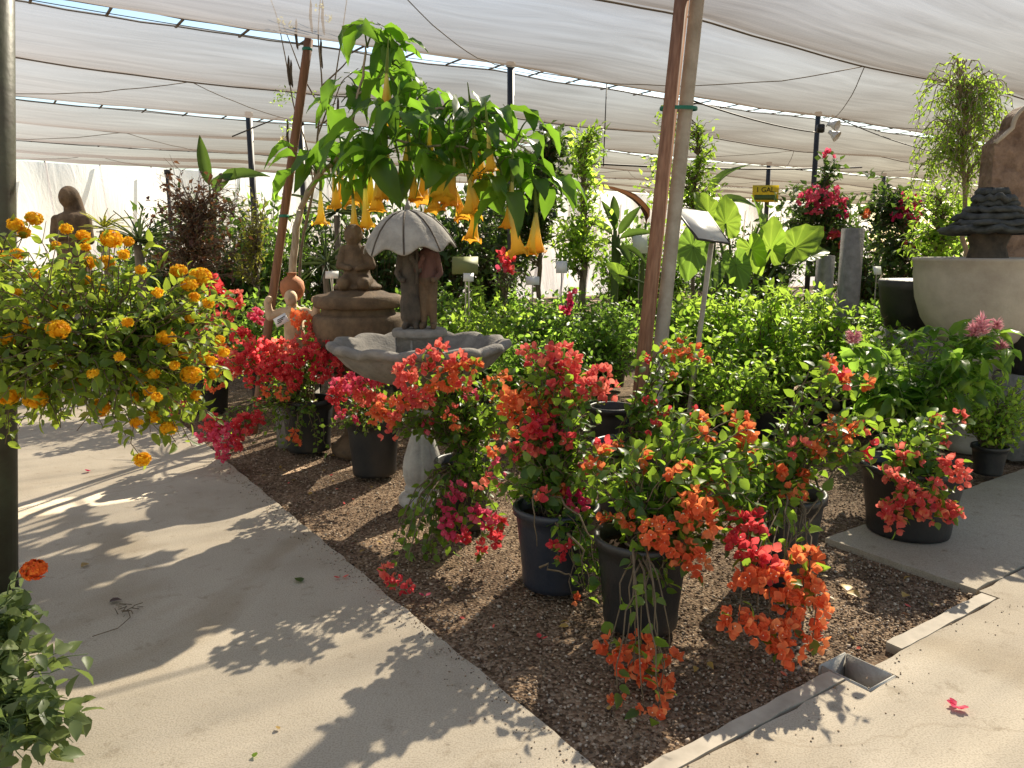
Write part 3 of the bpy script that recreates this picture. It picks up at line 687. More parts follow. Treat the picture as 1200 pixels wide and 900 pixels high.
def bougainvillea(label, px, base_y, depth, r, h, cl, fills, nfill, leaf=.05, bl=.033, mat='pot', leafmat='leaf_boug', group='potted bougainvilleas along the path', spacing=.030, cat='bougainvillea', T=T_HI, extra=(), stemmat='twig', stem_r=.006, keep=.9):
    """cl: (px, py, radius px, colour, depth or ('z', height)); fills: (px, py, depth, rx px, ry px, depth radius)"""
    b = W(px, 300, depth); loc = (b[0], b[1], 0.0 if base_y is None else base_y)
    t = thing('potted_bougainvillea', loc, label, cat, group); off = np.array(loc)
    make_pot(t, loc, r, h, mat)
    src0 = np.array([loc[0], loc[1], loc[2] + h - .05])
    st = MB(); lf = MB()
    def src(): a = RNG.uniform(0, 2 * PI); q = RNG.uniform(0, r * .45); return src0 + np.array([math.cos(a) * q, math.sin(a) * q, 0])
    for (cx, cy_, rp, colr, d) in cl:
        P = G(cx, cy_, d[1]) if isinstance(d, tuple) else W(cx, cy_, d)
        rad = SZ(rp, P[1]) * 1.05
        P[2] = max(P[2], rad * .55)
        S = stem_to(src(), P, RNG.uniform(.25, .5)); st.tube(S, np.linspace(stem_r, .002, len(S)), 5)
        low = isinstance(d, tuple)
        leaves_on(lf, S, spacing * (1.6 if low else 1), leaf, .72, T, .3, keep=.3 if low else keep)
        m = 1 if low else max(2, int(rad / .02)); Q = ell(m, P, [rad * 1.1] * 3, .8)
        put(lf, T, Q, unit(Q - P + RNG.normal(size=(m, 3)) * .02), np.array([0, 0, 1]) + RNG.normal(size=(m, 3)) * .5, leaf * RNG.uniform(.6, 1, m), leaf * .6)
        mb = MB(); cluster_mesh(mb, P, rad, min(bl, rad * 1.1), (1, 1, .95))
        mb.build('blossom', [M['fl_' + colr], M['fl_cream']], t, off=off)
    wts = np.array([f[3] * f[4] for f in fills], dtype=float); wts /= wts.sum()
    for k in range(nfill):
        f = fills[RNG.choice(len(fills), p=wts)]
        c = W(f[0], f[1], f[2]); P = ell(1, c, [SZ(f[3], f[2]), f[5], SZ(f[4], f[2])], .3)[0]; P[2] = max(P[2], .03)
        S = stem_to(src(), P, RNG.uniform(.2, .5), w=.012); st.tube(S, np.linspace(stem_r * .8, .0015, len(S)), 4)
        leaves_on(lf, S, spacing, leaf, .72, T, .3, keep=keep)
        if k % 5 == 1 and P[2] > h * .9 and len(cl) < 60:                       # loose small blooms at the tips of side shoots
            mb = MB(); cluster_mesh(mb, P, RNG.uniform(.022, .045), bl, (1, 1, 1), 4.0); mb.build('blossom', [M['fl_' + cl[int(RNG.integers(len(cl)))][3]], M['fl_cream']], t, off=off)
    for S in extra: st.tube(np.array(S), np.linspace(stem_r, .002, len(S)), 5)
    st.build('stem', M[stemmat], t, off=off); lf.build('foliage', M[leafmat], t, smooth=True, off=off)
    return t

# ================================================================== BOUGAINVILLEAS OF THE FRONT BED
bougainvillea('orange bougainvillea in a black pot nearest the drain box, one branch trailing on the gravel', 763, None, 3.14, .192, .40,
    [(737, 605, 9, 'orange', 3.1), (770, 623, 19, 'orange', 2.92), (784, 645, 12, 'orange', 2.9), (810, 588, 15, 'orange', 2.98), (827, 611, 15, 'orange', 2.96), (800, 612, 9, 'orange', 2.95), (812, 660, 15, 'orange', 2.9), (806, 640, 9, 'orange', 2.92),
     (717, 763, 14, 'orange', ('z', .10)), (750, 757, 13, 'orange', ('z', .13)), (743, 780, 17, 'orange', ('z', .07)), (730, 775, 12, 'orange', ('z', .07)), (785, 770, 12, 'orange', ('z', .09)), (777, 796, 11, 'orange', ('z', .06)), (773, 813, 11, 'orange', ('z', .05)), (770, 836, 9, 'orange', ('z', .03)), (723, 817, 7, 'orange', ('z', .03)), (752, 830, 5, 'orange', ('z', .03)),
     (820, 488, 7, 'orange', 3.5), (853, 478, 5, 'orange', 3.6), (867, 490, 9, 'orange', 3.5), (875, 508, 12, 'orange', 3.45), (877, 524, 8, 'orange', 3.45), (850, 560, 8, 'orange', 3.3), (835, 566, 6, 'orange', 3.3)],
    [(800, 545, 3.3, 105, 62, .3), (725, 560, 3.3, 62, 60, .2), (840, 610, 3.1, 55, 62, .18), (870, 540, 3.4, 50, 40, .2), (775, 690, 2.87, 22, 28, .04)], 78, .062, .038)
bougainvillea('orange bougainvillea whose heaviest flower cascade spills to the gravel before its black pot', 932, None, 3.62, .20, .44,
    [(877, 617, 20, 'red', ('z', .46)), (872, 640, 16, 'red', ('z', .42)), (897, 660, 19, 'coral', ('z', .38)), (875, 680, 16, 'orange', ('z', .34)), (907, 683, 20, 'orange', ('z', .33)), (937, 667, 19, 'orange', ('z', .36)), (940, 693, 20, 'orange', ('z', .29)), (953, 717, 18, 'orange', ('z', .24)), (925, 705, 16, 'orange', ('z', .27)),
     (862, 727, 15, 'orange', ('z', .22)), (880, 738, 15, 'orange', ('z', .19)), (900, 744, 16, 'orange', ('z', .17)), (920, 748, 18, 'orange', ('z', .15)), (923, 765, 14, 'orange', ('z', .11)), (953, 748, 11, 'orange', ('z', .16)), (885, 655, 13, 'red', ('z', .4)), (950, 655, 12, 'orange', ('z', .38)),
     (983, 497, 11, 'orange', 3.65), (997, 506, 11, 'orange', 3.6), (1014, 500, 8, 'coral', 3.6), (972, 512, 8, 'orange', 3.55), (953, 527, 11, 'orange', 3.5), (980, 531, 7, 'orange', 3.5),
     (980, 433, 9, 'orange', 3.75), (993, 443, 6, 'orange', 3.75), (1013, 450, 7, 'orange', 3.75), (970, 420, 5, 'orange', 3.8)],
    [(920, 545, 3.5, 85, 45, .25), (955, 470, 3.7, 48, 48, .2), (850, 610, 3.2, 26, 40, .1), (1000, 530, 3.5, 30, 25, .15), (1032, 500, 3.4, 36, 34, .18)], 54, .060, .038,
    extra=[wob(bez(W(955, 560, 3.55), W(975, 620, 3.3), W(895, 655, 3.15), 12), .006), wob(bez(W(985, 545, 3.55), W(940, 620, 3.25), W(930, 600, 3.2), 9), .006)])
bougainvillea('tall coral and magenta bougainvillea in a dark blue pot with bare twigs hanging in front', 655, None, 3.53, .19, .40,
    [(617, 412, 8, 'coral', 3.65), (640, 413, 10, 'coral', 3.6), (663, 417, 14, 'coral', 3.55), (667, 433, 11, 'coral', 3.55), (703, 443, 13, 'coral', 3.6), (710, 457, 12, 'coral', 3.55), (687, 457, 12, 'coral', 3.5), (670, 462, 9, 'coral', 3.5), (650, 457, 8, 'coral', 3.5), (655, 427, 11, 'pink', 3.6),
     (597, 470, 12, 'orange', 3.6), (598, 485, 10, 'orange', 3.55), (620, 480, 12, 'orange', 3.5), (643, 487, 8, 'orange', 3.5), (627, 500, 13, 'red', 3.45), (630, 518, 12, 'coral', 3.45), (640, 510, 9, 'red', 3.45), (663, 517, 8, 'red', 3.45), (610, 460, 9, 'orange', 3.6), (640, 470, 9, 'orange', 3.55), (655, 500, 6, 'pink', 3.5),
     (597, 530, 8, 'coral', 3.5), (580, 528, 6, 'orange', 3.55), (673, 577, 13, 'magenta', 3.4), (678, 588, 9, 'pink', 3.38), (655, 575, 6, 'orange', 3.4), (657, 640, 9, 'red', 3.22), (672, 703, 6, 'orange', ('z', .10)), (655, 650, 6, 'red', 3.2)],
    [(645, 470, 3.6, 72, 62, .25), (660, 540, 3.5, 95, 50, .26), (605, 550, 3.6, 52, 45, .2), (690, 600, 3.35, 30, 60, .12), (690, 690, 3.15, 22, 25, .06)], 92, .056, .036, 'potblue',
    extra=[wob(bez(W(640, 575, 3.4), W(615, 560, 3.2), W(632, 640, 3.2), 12), .006), wob(bez(W(640, 575, 3.4), W(690, 600, 3.15), W(700, 665, 3.1), 12), .008), wob(bez(W(632, 665, 3.15), W(665, 665, 3.12), W(680, 690, 3.1), 9), .008), wob(bez(W(665, 625, 3.2), W(690, 650, 3.1), W(688, 690, 3.08), 9), .01)])
bougainvillea('coral bougainvillea crowding the rim of the scalloped fountain bowl, trailing sprays at its pot', 540, None, 4.32, .155, .40,
    [(477, 437, 13, 'coral', 3.98), (493, 425, 12, 'coral', 3.98), (478, 450, 11, 'coral', 3.98), (513, 408, 9, 'coral', 4.02), (517, 425, 11, 'coral', 4.0), (538, 420, 9, 'coral', 4.02), (523, 443, 14, 'orange', 3.95), (537, 433, 10, 'orange', 3.98), (557, 428, 8, 'orange', 4.0), (503, 456, 7, 'orange', 3.95), (480, 470, 12, 'coral', 3.92), (497, 472, 10, 'coral', 3.92), (468, 472, 9, 'orange', 3.95), (450, 482, 11, 'orange', 3.98), (438, 489, 7, 'orange', 4.0), (457, 491, 7, 'orange', 3.95), (545, 448, 8, 'coral', 3.95),
     (537, 573, 9, 'pink', 3.9), (523, 587, 9, 'pink', 3.85), (532, 617, 14, 'pink', 3.82), (557, 600, 8, 'pink', 3.8), (570, 607, 12, 'pink', 3.78), (583, 616, 8, 'red', 3.75), (577, 633, 10, 'red', 3.75), (563, 643, 6, 'red', 3.75), (545, 628, 8, 'red', 3.78),
     (453, 673, 9, 'coral', ('z', .07)), (474, 686, 8, 'red', ('z', .05)), (460, 682, 6, 'red', ('z', .05)), (575, 450, 6, 'orange', 4.1), (590, 440, 6, 'orange', 4.1)],
    [(520, 480, 4.1, 85, 42, .25), (585, 490, 4.1, 45, 58, .2), (560, 560, 3.95, 30, 45, .1), (515, 640, 3.8, 45, 16, .05), (470, 500, 4.1, 22, 14, .08), (490, 655, 3.78, 38, 13, .06)], 90, .050, .034)
bougainvillea('pink bougainvillea with feathery growth in a black pot behind the fountain pedestal', 431, None, 5.38, .185, .42,
    [(433, 427, 10, 'pink', 5.0), (441, 440, 11, 'pink', 5.0), (417, 448, 13, 'pink', 5.0), (426, 463, 11, 'coral', 4.95), (457, 435, 8, 'pink', 4.95), (393, 463, 9, 'red', 5.1), (404, 455, 9, 'coral', 5.1), (440, 470, 10, 'coral', 4.95), (395, 450, 7, 'pink', 5.1)],
    [(430, 470, 5.15, 52, 32, .25), (420, 495, 5.1, 45, 16, .18)], 40, .04, .034, T=T_MID, spacing=.03)
bougainvillea('red bougainvillea massed before the brown urn, low branches spilling towards the path', 352, None, 6.05, .20, .42,
    [(307, 413, 18, 'red', 5.9), (290, 423, 15, 'red', 5.85), (270, 427, 15, 'coral', 5.85), (337, 430, 17, 'red', 5.75), (343, 443, 12, 'red', 5.7), (367, 420, 15, 'red', 5.75), (383, 407, 14, 'red', 5.8), (389, 430, 12, 'red', 5.7), (260, 433, 10, 'red', 5.9), (353, 373, 11, 'orange', 5.95), (368, 390, 11, 'coral', 5.95), (327, 410, 13, 'coral', 5.9), (250, 447, 10, 'orange', 5.9), (350, 405, 11, 'coral', 5.85), (318, 432, 12, 'red', 5.75), (300, 443, 9, 'red', 5.75), (374, 440, 9, 'red', 5.65),
     (250, 500, 13, 'red', 5.5), (265, 511, 16, 'pink', 5.45), (286, 497, 12, 'red', 5.45), (262, 530, 9, 'pink', 5.4), (300, 492, 9, 'red', 5.5), (240, 510, 8, 'pink', 5.5), (333, 461, 7, 'orange', 5.6), (345, 510, 6, 'orange', 5.5), (345, 521, 5, 'orange', 5.5), (275, 520, 9, 'red', 5.4)],
    [(325, 440, 5.9, 70, 35, .3), (330, 480, 5.75, 55, 35, .2), (290, 500, 5.55, 50, 25, .15), (365, 395, 6.0, 25, 22, .15), (340, 525, 5.6, 55, 14, .1)], 52, .045, .036, T=T_MID, spacing=.034)
bougainvillea('orange and red bougainvillea farthest along the path, half covered by the lantana', 234, None, 7.55, .20, .42,
    [(247, 333, 12, 'red', 7.4), (254, 348, 10, 'red', 7.4), (273, 350, 10, 'coral', 7.4), (233, 380, 11, 'coral', 7.3), (283, 394, 11, 'red', 7.2), (303, 367, 9, 'pink', 7.3), (200, 467, 11, 'coral', 7.0), (173, 373, 9, 'coral', 7.4), (260, 372, 9, 'coral', 7.3), (220, 395, 9, 'red', 7.2), (245, 405, 9, 'coral', 7.2), (265, 412, 9, 'orange', 7.1), (222, 470, 9, 'coral', 6.95), (205, 480, 7, 'coral', 6.9), (190, 390, 8, 'coral', 7.3)],
    [(250, 385, 7.4, 60, 55, .3), (225, 435, 7.3, 45, 35, .25)], 40, .055, .05, T=T_MID, spacing=.045)
bougainvillea('orange bougainvillea in the wide black pot standing alone on the concrete slab', 1093, .006, 4.22, .262, .40,
    [(1049, 556, 7, 'coral', 3.85), (1057, 575, 11, 'coral', 3.82), (1075, 577, 7, 'coral', 3.82), (1116, 546, 11, 'coral', 3.85), (1124, 559, 11, 'coral', 3.82), (1093, 568, 8, 'coral', 3.84), (1080, 590, 14, 'coral', 3.82), (1060, 593, 8, 'coral', 3.82), (1110, 590, 9, 'coral', 3.82), (1115, 602, 10, 'coral', 3.82), (1095, 605, 9, 'coral', 3.82), (1045, 600, 13, 'coral', 3.85), (1050, 613, 10, 'coral', 3.85), (1083, 603, 8, 'coral', 3.82)],
    [(1080, 515, 4.05, 58, 30, .25), (1125, 505, 4.1, 22, 18, .12), (1060, 545, 3.95, 24, 20, .1)], 38, .058, .036)
bougainvillea('sparse bougainvillea with tiny orange blooms in the dark blue pot by the leaning stake', 742, None, 4.62, .215, .42,
    [(780, 408, 5, 'orange', 4.3), (793, 417, 6, 'orange', 4.3), (813, 413, 8, 'orange', 4.3), (830, 423, 4, 'orange', 4.3), (800, 398, 4, 'orange', 4.35), (758, 470, 4, 'red', 4.3), (757, 420, 4, 'red', 4.35), (725, 520, 5, 'orange', 4.2), (790, 440, 4, 'orange', 4.3)],
    [(796, 470, 4.35, 26, 50, .15), (720, 560, 4.2, 40, 25, .15), (800, 510, 4.2, 35, 35, .12)], 36, .058, .035, 'potblue')
# ================================================================== SCULPTING (statues): overlapping volumes fused to one continuous skin
def capsule(bm, a, b, ra, rb, k=14):
    a = Vector(a); b = Vector(b); d = b - a; L = d.length + 1e-6
    q = d.to_track_quat('Z', 'Y').to_matrix()
    rings = []; m = 8
    for i in range(m + 1):
        s = i / m; th = PI * s
        if s <= .5: z = -ra * math.cos(th); rr = ra * math.sin(th)
        else: z = L - rb * math.cos(th); rr = rb * math.sin(th)
        rings.append([bm.verts.new(a + q @ Vector((rr * math.cos(2 * PI * j / k), rr * math.sin(2 * PI * j / k), z))) for j in range(k)])
    for i in range(m):
        for j in range(k):
            try: bm.faces.new((rings[i][j], rings[i][(j + 1) % k], rings[i + 1][(j + 1) % k], rings[i + 1][j]))
            except ValueError: pass
def blob(bm, c, r, rot=0.0, tilt=0.0):
    mat = Matrix.Translation(c) @ Matrix.Rotation(rot, 4, 'Z') @ Matrix.Rotation(tilt, 4, 'X') @ Matrix.Diagonal((*r, 1))
    bmesh.ops.create_uvsphere(bm, u_segments=16, v_segments=10, radius=1, matrix=mat)
def sculpt(name, bm, voxel, mat, parent, smooth=2, rough=.0):
    bmesh.ops.remove_doubles(bm, verts=bm.verts, dist=1e-5)
    bmesh.ops.recalc_face_normals(bm, faces=bm.faces)
    me = bpy.data.meshes.new('tmp'); bm.to_mesh(me); bm.free()
    o = bpy.data.objects.new('tmp', me); COL.objects.link(o)
    r = o.modifiers.new('r', 'REMESH'); r.mode = 'VOXEL'; r.voxel_size = voxel
    s = o.modifiers.new('s', 'SMOOTH'); s.factor = .5; s.iterations = smooth
    dg = bpy.context.evaluated_depsgraph_get(); dg.update()
    m2 = bpy.data.meshes.new_from_object(o.evaluated_get(dg)); bpy.data.objects.remove(o); bpy.data.meshes.remove(me)
    m2.name = name; m2.materials.clear(); m2.materials.append(mat)
    for p in m2.polygons: p.use_smooth = True
    o = bpy.data.objects.new(name, m2); COL.objects.link(o); set_origin(o, parent); return o
Z3 = np.zeros(3)

# ================================================================== UMBRELLA FOUNTAIN
fx = W(492, 400, 4.78)
t = thing('fountain', (fx[0], fx[1], -.02), 'grey stone fountain with two children under an umbrella above a scalloped bowl', 'fountain')
flute = lambda th, i, r, z: (r * (1 + (.10 * abs(math.sin(4 * th)) ** .5 if .13 < z < .50 else 0)), z)
mb = MB(); mb.lathe([(0, 0), (.146, 0), (.156, .015), (.156, .045), (.142, .065), (.112, .078), (.108, .088), (.116, .098), (.116, .112), (.100, .122), (.104, .15), (.114, .20), (.116, .25), (.106, .31), (.086, .38), (.066, .45), (.054, .52), (.052, .57), (.068, .59), (.070, .62), (.056, .64), (.07, .72), (.10, .82)], k=64, fr=flute)
mb.build('pedestal', M['stonepale'], t, smooth=True)
def scal(th, i, r, z):
    a = max(0, (r - .18) / .34); s = abs(math.cos(6.5 * th))
    return r * (1 + .055 * a * (s - .5)), z + .022 * a * a * (s - .3)
mb = MB(); mb.lathe([(.06, .775), (.14, .785), (.26, .81), (.37, .85), (.45, .905), (.495, .955), (.505, .975), (.53, .985), (.55, 1.0), (.553, 1.02), (.54, 1.04), (.51, 1.045), (.48, 1.03), (.44, .985), (.36, .92), (.24, .87), (.10, .85), (0, .845)], k=156, fr=scal)
mb.build('bowl', M['stone'], t, smooth=True)
mb = MB(); mb.lathe([(.145, .82), (.145, 1.075), (.165, 1.08), (.17, 1.09), (.17, 1.115), (.16, 1.125), (0, 1.13)], k=40)
for j in range(6): 
    a = j * PI / 3 + .3; mb.box((.147 * math.cos(a), .147 * math.sin(a), .95), (.008, .012, .24), rz=a)
mb.build('column', M['stone'], t)
M['shirtstone'] = plain('painted_cast_stone', (.15, .075, .06), .8, .25, var_col=(.12, .06, .05), vscale=14, bump=.5, bscale=60)
def child(x, s, skirt, turn):
    bm = bmesh.new(); z0 = 1.125
    P = lambda dx, dy, dz: (x + s * dx, dy, z0 + dz)
    capsule(bm, P(0, 0, .30), P(0, 0, .42), .068, .056)                        # torso
    blob(bm, P(0, -.005, .455), (.066, .052, .035))                            # shoulders
    capsule(bm, P(.0, 0, .46), P(.005, 0, .51), .026, .026)
    blob(bm, P(.012, -.008, .555), (.052, .058, .064))                         # head
    blob(bm, P(.012, -.066, .548), (.010, .012, .012))
    blob(bm, P(.012, .016, .575), (.058, .056, .056))                          # hair
    if skirt:
        capsule(bm, P(0, 0, .30), P(0, 0, .15), .066, .085); capsule(bm, P(0, 0, .16), P(0, 0, .10), .084, .09)
    for sx in (-1, 1):
        capsule(bm, P(sx * .032, 0, .30), P(sx * .036, -.012, .16), .046, .037)
        capsule(bm, P(sx * .036, -.012, .16), P(sx * .038, 0, .03), .036, .028)
        capsule(bm, P(sx * .038, .005, .025), P(sx * .045, -.075, .018), .028, .022)
    # outer arm hangs, inner arm bent up to the handle
    capsule(bm, P(-.07, 0, .445), P(-.098, -.01, .34), .027, .024); capsule(bm, P(-.098, -.01, .34), P(-.06, -.075, .30), .023, .019); blob(bm, P(-.05, -.085, .30), (.022, .02, .02))
    capsule(bm, P(.065, 0, .445), P(.075, -.05, .36), .026, .023); capsule(bm, P(.075, -.05, .36), P(.03, -.085, .42), .022, .018); blob(bm, P(.025, -.088, .43), (.02, .02, .024))
    return bm
o = sculpt('girl_figure', child(-.062, 1, True, 0), .0075, M['stonedark'], t); o = sculpt('boy_figure', child(.070, -1, False, 0), .0075, M['shirtstone'], t)
o.data.materials.append(M['stonebrown'])
for pl in o.data.polygons:
    if pl.center.z < 1.125 + .315: pl.material_index = 1
for o_ in t.children:
    if o_.name.split('.')[0] in ('girl_figure', 'boy_figure'): o_.scale = (.80, .85, 1.0)
mb = MB(); mb.tube([(.0, -.085, 1.40), (.0, -.06, 1.55), (.0, -.03, 1.80)], .009, 8); mb.build('handle', M['stonedark'], t)
um = np.array([-.045, -.02, 1.60]); tl = Matrix.Rotation(math.radians(-4), 3, 'Y') @ Matrix.Rotation(math.radians(5), 3, 'X')
prof = [(0, .235), (.045, .232), (.10, .215), (.155, .180), (.205, .130), (.245, .072), (.272, .02), (.282, .0), (.276, -.006), (.262, .006), (.235, .062), (.195, .118), (.145, .165), (.09, .197), (0, .215)]
def umb(th, i, r, z): s = math.sin(4 * th) ** 2 ; return r * (1 - .03 * s * (r / .28) ** 2), z + .036 * s * (r / .28) ** 3 + .006 * s
mb = MB(); mb.lathe(prof, k=96, fr=umb); mb.V[-1] = (mb.V[-1] @ np.array(tl).T + um).astype(np.float32); mb.build('umbrella', M['umbstone'], t, smooth=True)
mb = MB()
for j in range(8):
    th = j * PI / 4; P = []
    for (r, z) in prof[1:8]: P.append(np.array(tl) @ np.array((r * math.cos(th), r * math.sin(th), z + .002)) + um)
    mb.tube(P, .0055, 5)
o = mb.build('umbrella_rib', M['stonedark'], t); o['kind'] = 'stuff'
mb = MB(); mb.lathe([(.02, .225), (.016, .245), (.022, .256), (.012, .27), (.004, .30), (0, .305)], tuple(um + np.array([-.01, 0, 0])), 10); mb.build('finial', M['stone'], t, smooth=True)

# ================================================================== BROWN URN WITH KNEELING FIGURE
ux = W(419, 340, 6.05)
t = thing('urn_fountain', (ux[0], ux[1], -.02), 'brown stone urn topped with a kneeling robed figure, behind the umbrella fountain', 'fountain')
mb = MB(); mb.lathe([(0, 0), (.24, 0), (.25, .05), (.22, .08), (.14, .16), (.13, .45), (.17, .60), (.22, .66)], k=40); mb.build('pedestal', M['stonebrown'], t, smooth=True)
mb = MB(); mb.lathe([(.15, .62), (.24, .70), (.315, .82), (.348, .95), (.355, 1.06), (.345, 1.095), (.335, 1.105), (.300, 1.110), (.285, 1.118), (.280, 1.15), (.284, 1.158), (.325, 1.162), (.338, 1.175), (.342, 1.21), (.335, 1.245), (.318, 1.256), (.27, 1.260), (.262, 1.262), (.255, 1.262), (.20, 1.285), (.12, 1.30), (0, 1.305)], k=56)
mb.build('urn', M['stonebrown'], t, smooth=True)
bm = bmesh.new()
capsule(bm, (0, 0, 1.36), (.0, .0, 1.47), .115, .095); capsule(bm, (0, .0, 1.46), (-.02, .01, 1.60), .092, .07)
blob(bm, (-.02, -.01, 1.70), (.062, .066, .078)); blob(bm, (-.02, .015, 1.715), (.074, .07, .08)); blob(bm, (-.02, -.075, 1.69), (.012, .014, .014))
capsule(bm, (-.02, 0, 1.60), (-.02, 0, 1.66), .04, .036)
for s in (-1, 1):
    capsule(bm, (s * .085 - .01, 0, 1.60), (s * .125, -.03, 1.48), .036, .032); capsule(bm, (s * .125, -.03, 1.48), (s * .03, -.12, 1.46), .030, .022)
    capsule(bm, (s * .06, -.02, 1.36), (s * .075, -.15, 1.35), .07, .05); capsule(bm, (s * .09, .08, 1.33), (s * .08, -.1, 1.315), .05, .045)
blob(bm, (0, .02, 1.315), (.19, .17, .045))
sculpt('robed_figure', bm, .009, M['stonebrown'], t)

# ================================================================== GARDEN STATUE CARRYING A JAR
jx = W(343, 345, 6.3)
t = thing('jar_bearer_statue', (jx[0], jx[1], -.02), 'cream statue of a youth carrying a round clay jar on raised arms', 'statue')
mb = MB(); mb.box((0, 0, .25), (.30, .30, .5), bev=.015); mb.box((0, 0, .52), (.36, .36, .06), bev=.01); mb.build('plinth', M['stone'], t)
bm = bmesh.new(); zz = .55
for s in (-1, 1):
    capsule(bm, (s * .05, 0, zz + .30), (s * .055, -.01, zz + .17), .055, .042); capsule(bm, (s * .055, -.01, zz + .17), (s * .06, .01, zz + .03), .04, .03); capsule(bm, (s * .06, .01, zz + .022), (s * .07, -.07, zz + .018), .03, .024)
    capsule(bm, (s * .09, 0, zz + .55), (s * .185, -.02, zz + .515), .042, .036); capsule(bm, (s * .185, -.02, zz + .515), (s * .20, -.03, zz + .63), .036, .03); blob(bm, (s * .185, -.03, zz + .655), (.032, .028, .03))
capsule(bm, (0, 0, zz + .32), (0, 0, zz + .52), .085, .085); blob(bm, (0, 0, zz + .55), (.115, .065, .05)); capsule(bm, (0, 0, zz + .58), (-.0, -.02, zz + .63), .038, .036)
blob(bm, (.0, -.06, zz + .67), (.052, .058, .066)); blob(bm, (0, -.118, zz + .665), (.010, .012, .014))
sculpt('youth_figure', bm, .009, M['cream'], t)
mb = MB(); mb.lathe([(0, 0), (.05, .005), (.085, .04), (.10, .10), (.09, .155), (.055, .19), (.035, .20), (.035, .22), (.05, .225), (0, .226)], (-.015, .05, zz + .64), 28); mb.build('jar', M['terracotta'], t, smooth=True)
mb = MB(); mb.box((-.06, -.15, zz + .50), (.11, .003, .075), rot=Matrix.Rotation(-.5, 3, 'Y') @ Matrix.Rotation(-.3, 3, 'X')); 
tg = mb.build('price_tag', M['white'], t)
mb = MB()
for k in range(3): mb.box((-.06 - .005 * k, -.1535 - .004 * k, zz + .515 - .017 * k), (.07 - .015 * k, .002, .006), rot=Matrix.Rotation(-.5, 3, 'Y') @ Matrix.Rotation(-.3, 3, 'X'))
o = mb.build('lettering', M['ink'], tg)

# ================================================================== HOODED STATUE FAR BACK
sx_ = W(82, 240, 9.2)
t = thing('hooded_statue', (sx_[0], sx_[1], -.02), 'weathered brown statue of a veiled woman standing before the white end cloth', 'statue')
mb = MB(); mb.box((0, 0, .45), (.42, .42, .9), bev=.02); mb.box((0, 0, .93), (.52, .52, .08), bev=.015); mb.build('plinth', M['stone'], t)
bm = bmesh.new(); z = .96
capsule(bm, (0, 0, z + .12), (0, 0, z + .62), .19, .15); capsule(bm, (0, 0, z + .6), (0, 0, z + .92), .15, .16); blob(bm, (0, .01, z + .98), (.19, .12, .09))
capsule(bm, (0, 0, z + 1.0), (-.01, 0, z + 1.12), .07, .065); blob(bm, (-.02, -.02, z + 1.22), (.085, .095, .115)); blob(bm, (-.015, .03, z + 1.23), (.112, .115, .13)); blob(bm, (-.025, -.118, z + 1.205), (.014, .018, .02))
capsule(bm, (0, .06, z + 1.2), (.02, .08, z + .9), .10, .15)
for s in (-1, 1):
    capsule(bm, (s * .17, 0, z + .97), (s * .205, -.03, z + .74), .062, .058); capsule(bm, (s * .205, -.03, z + .74), (s * .03, -.17, z + .78), .056, .035); capsule(bm, (s * .02, -.18, z + .77), (s * .012, -.2, z + .90), .03, .02)
    for k in range(3): capsule(bm, (s * (.05 + .045 * k), -.13 + .03 * k, z + .62), (s * (.06 + .05 * k), -.16 + .03 * k, z + .04), .025, .03)
sculpt('veiled_figure', bm, .013, M['stonebrown'], t)

# ================================================================== BIG TIERED FOUNTAIN AT THE FAR SIDE
bx = W(1153, 340, 6.15)
t = thing('tiered_fountain', (bx[0], bx[1], -.02), 'tall fountain with a pale round bowl under dark slate tiers and an arched stone back', 'fountain')
mb = MB(); mb.lathe([(0, 0), (.20, 0), (.20, .06), (.165, .09), (.15, .3), (.13, .55), (.15, .72), (.2, .80)], k=36); mb.build('pedestal', M['bowlwhite'], t, smooth=True)
mb = MB(); mb.lathe([(.10, .80), (.22, .83), (.34, .92), (.43, 1.06), (.485, 1.22), (.51, 1.40), (.515, 1.50), (.525, 1.515), (.525, 1.535), (.50, 1.54), (.485, 1.53), (.47, 1.42), (.3, 1.36), (0, 1.35)], k=64); mb.build('bowl', M['bowlwhite'], t, smooth=True)
mb = MB(); mb.lathe([(.17, 1.35), (.15, 1.5), (.12, 1.62), (.15, 1.72), (.2, 1.76)], k=24, fr=lambda th, i, r, z: (r * (1 + .06 * math.sin(7 * th + i)), z)); mb.build('stem', M['stonedark'], t)
def rough_disc(mb, r, z, h, seed, c=(0, 0)):
    f = lambda th, i, rr, zz: (rr * (1 + .26 * noise.noise(Vector((math.cos(th) * 1.6, math.sin(th) * 1.6, seed))) + .16 * noise.noise(Vector((math.cos(th) * 6, math.sin(th) * 6, seed + i * .3)))), zz + .028 * noise.noise(Vector((math.cos(th) * 4, math.sin(th) * 4, seed + 9))))
    mb.lathe([(0, 0), (r * .8, .0), (r, h * .25), (r * 1.0, h * .6), (r * .9, h), (r * .5, h * 1.05), (0, h * 1.08)], (c[0], c[1], z), 40, fr=f)
for k, (r, z, h) in enumerate([(.33, 1.72, .06), (.30, 1.775, .05), (.24, 1.82, .06), (.20, 1.87, .05), (.155, 1.915, .05), (.15, 1.96, .055), (.11, 2.01, .05)]):
    mb = MB(); rough_disc(mb, r, z, h, k * 3.3, (.015 * math.sin(k * 2), .012 * math.cos(k * 3))); mb.build('slate_tier', M['slate'], t)
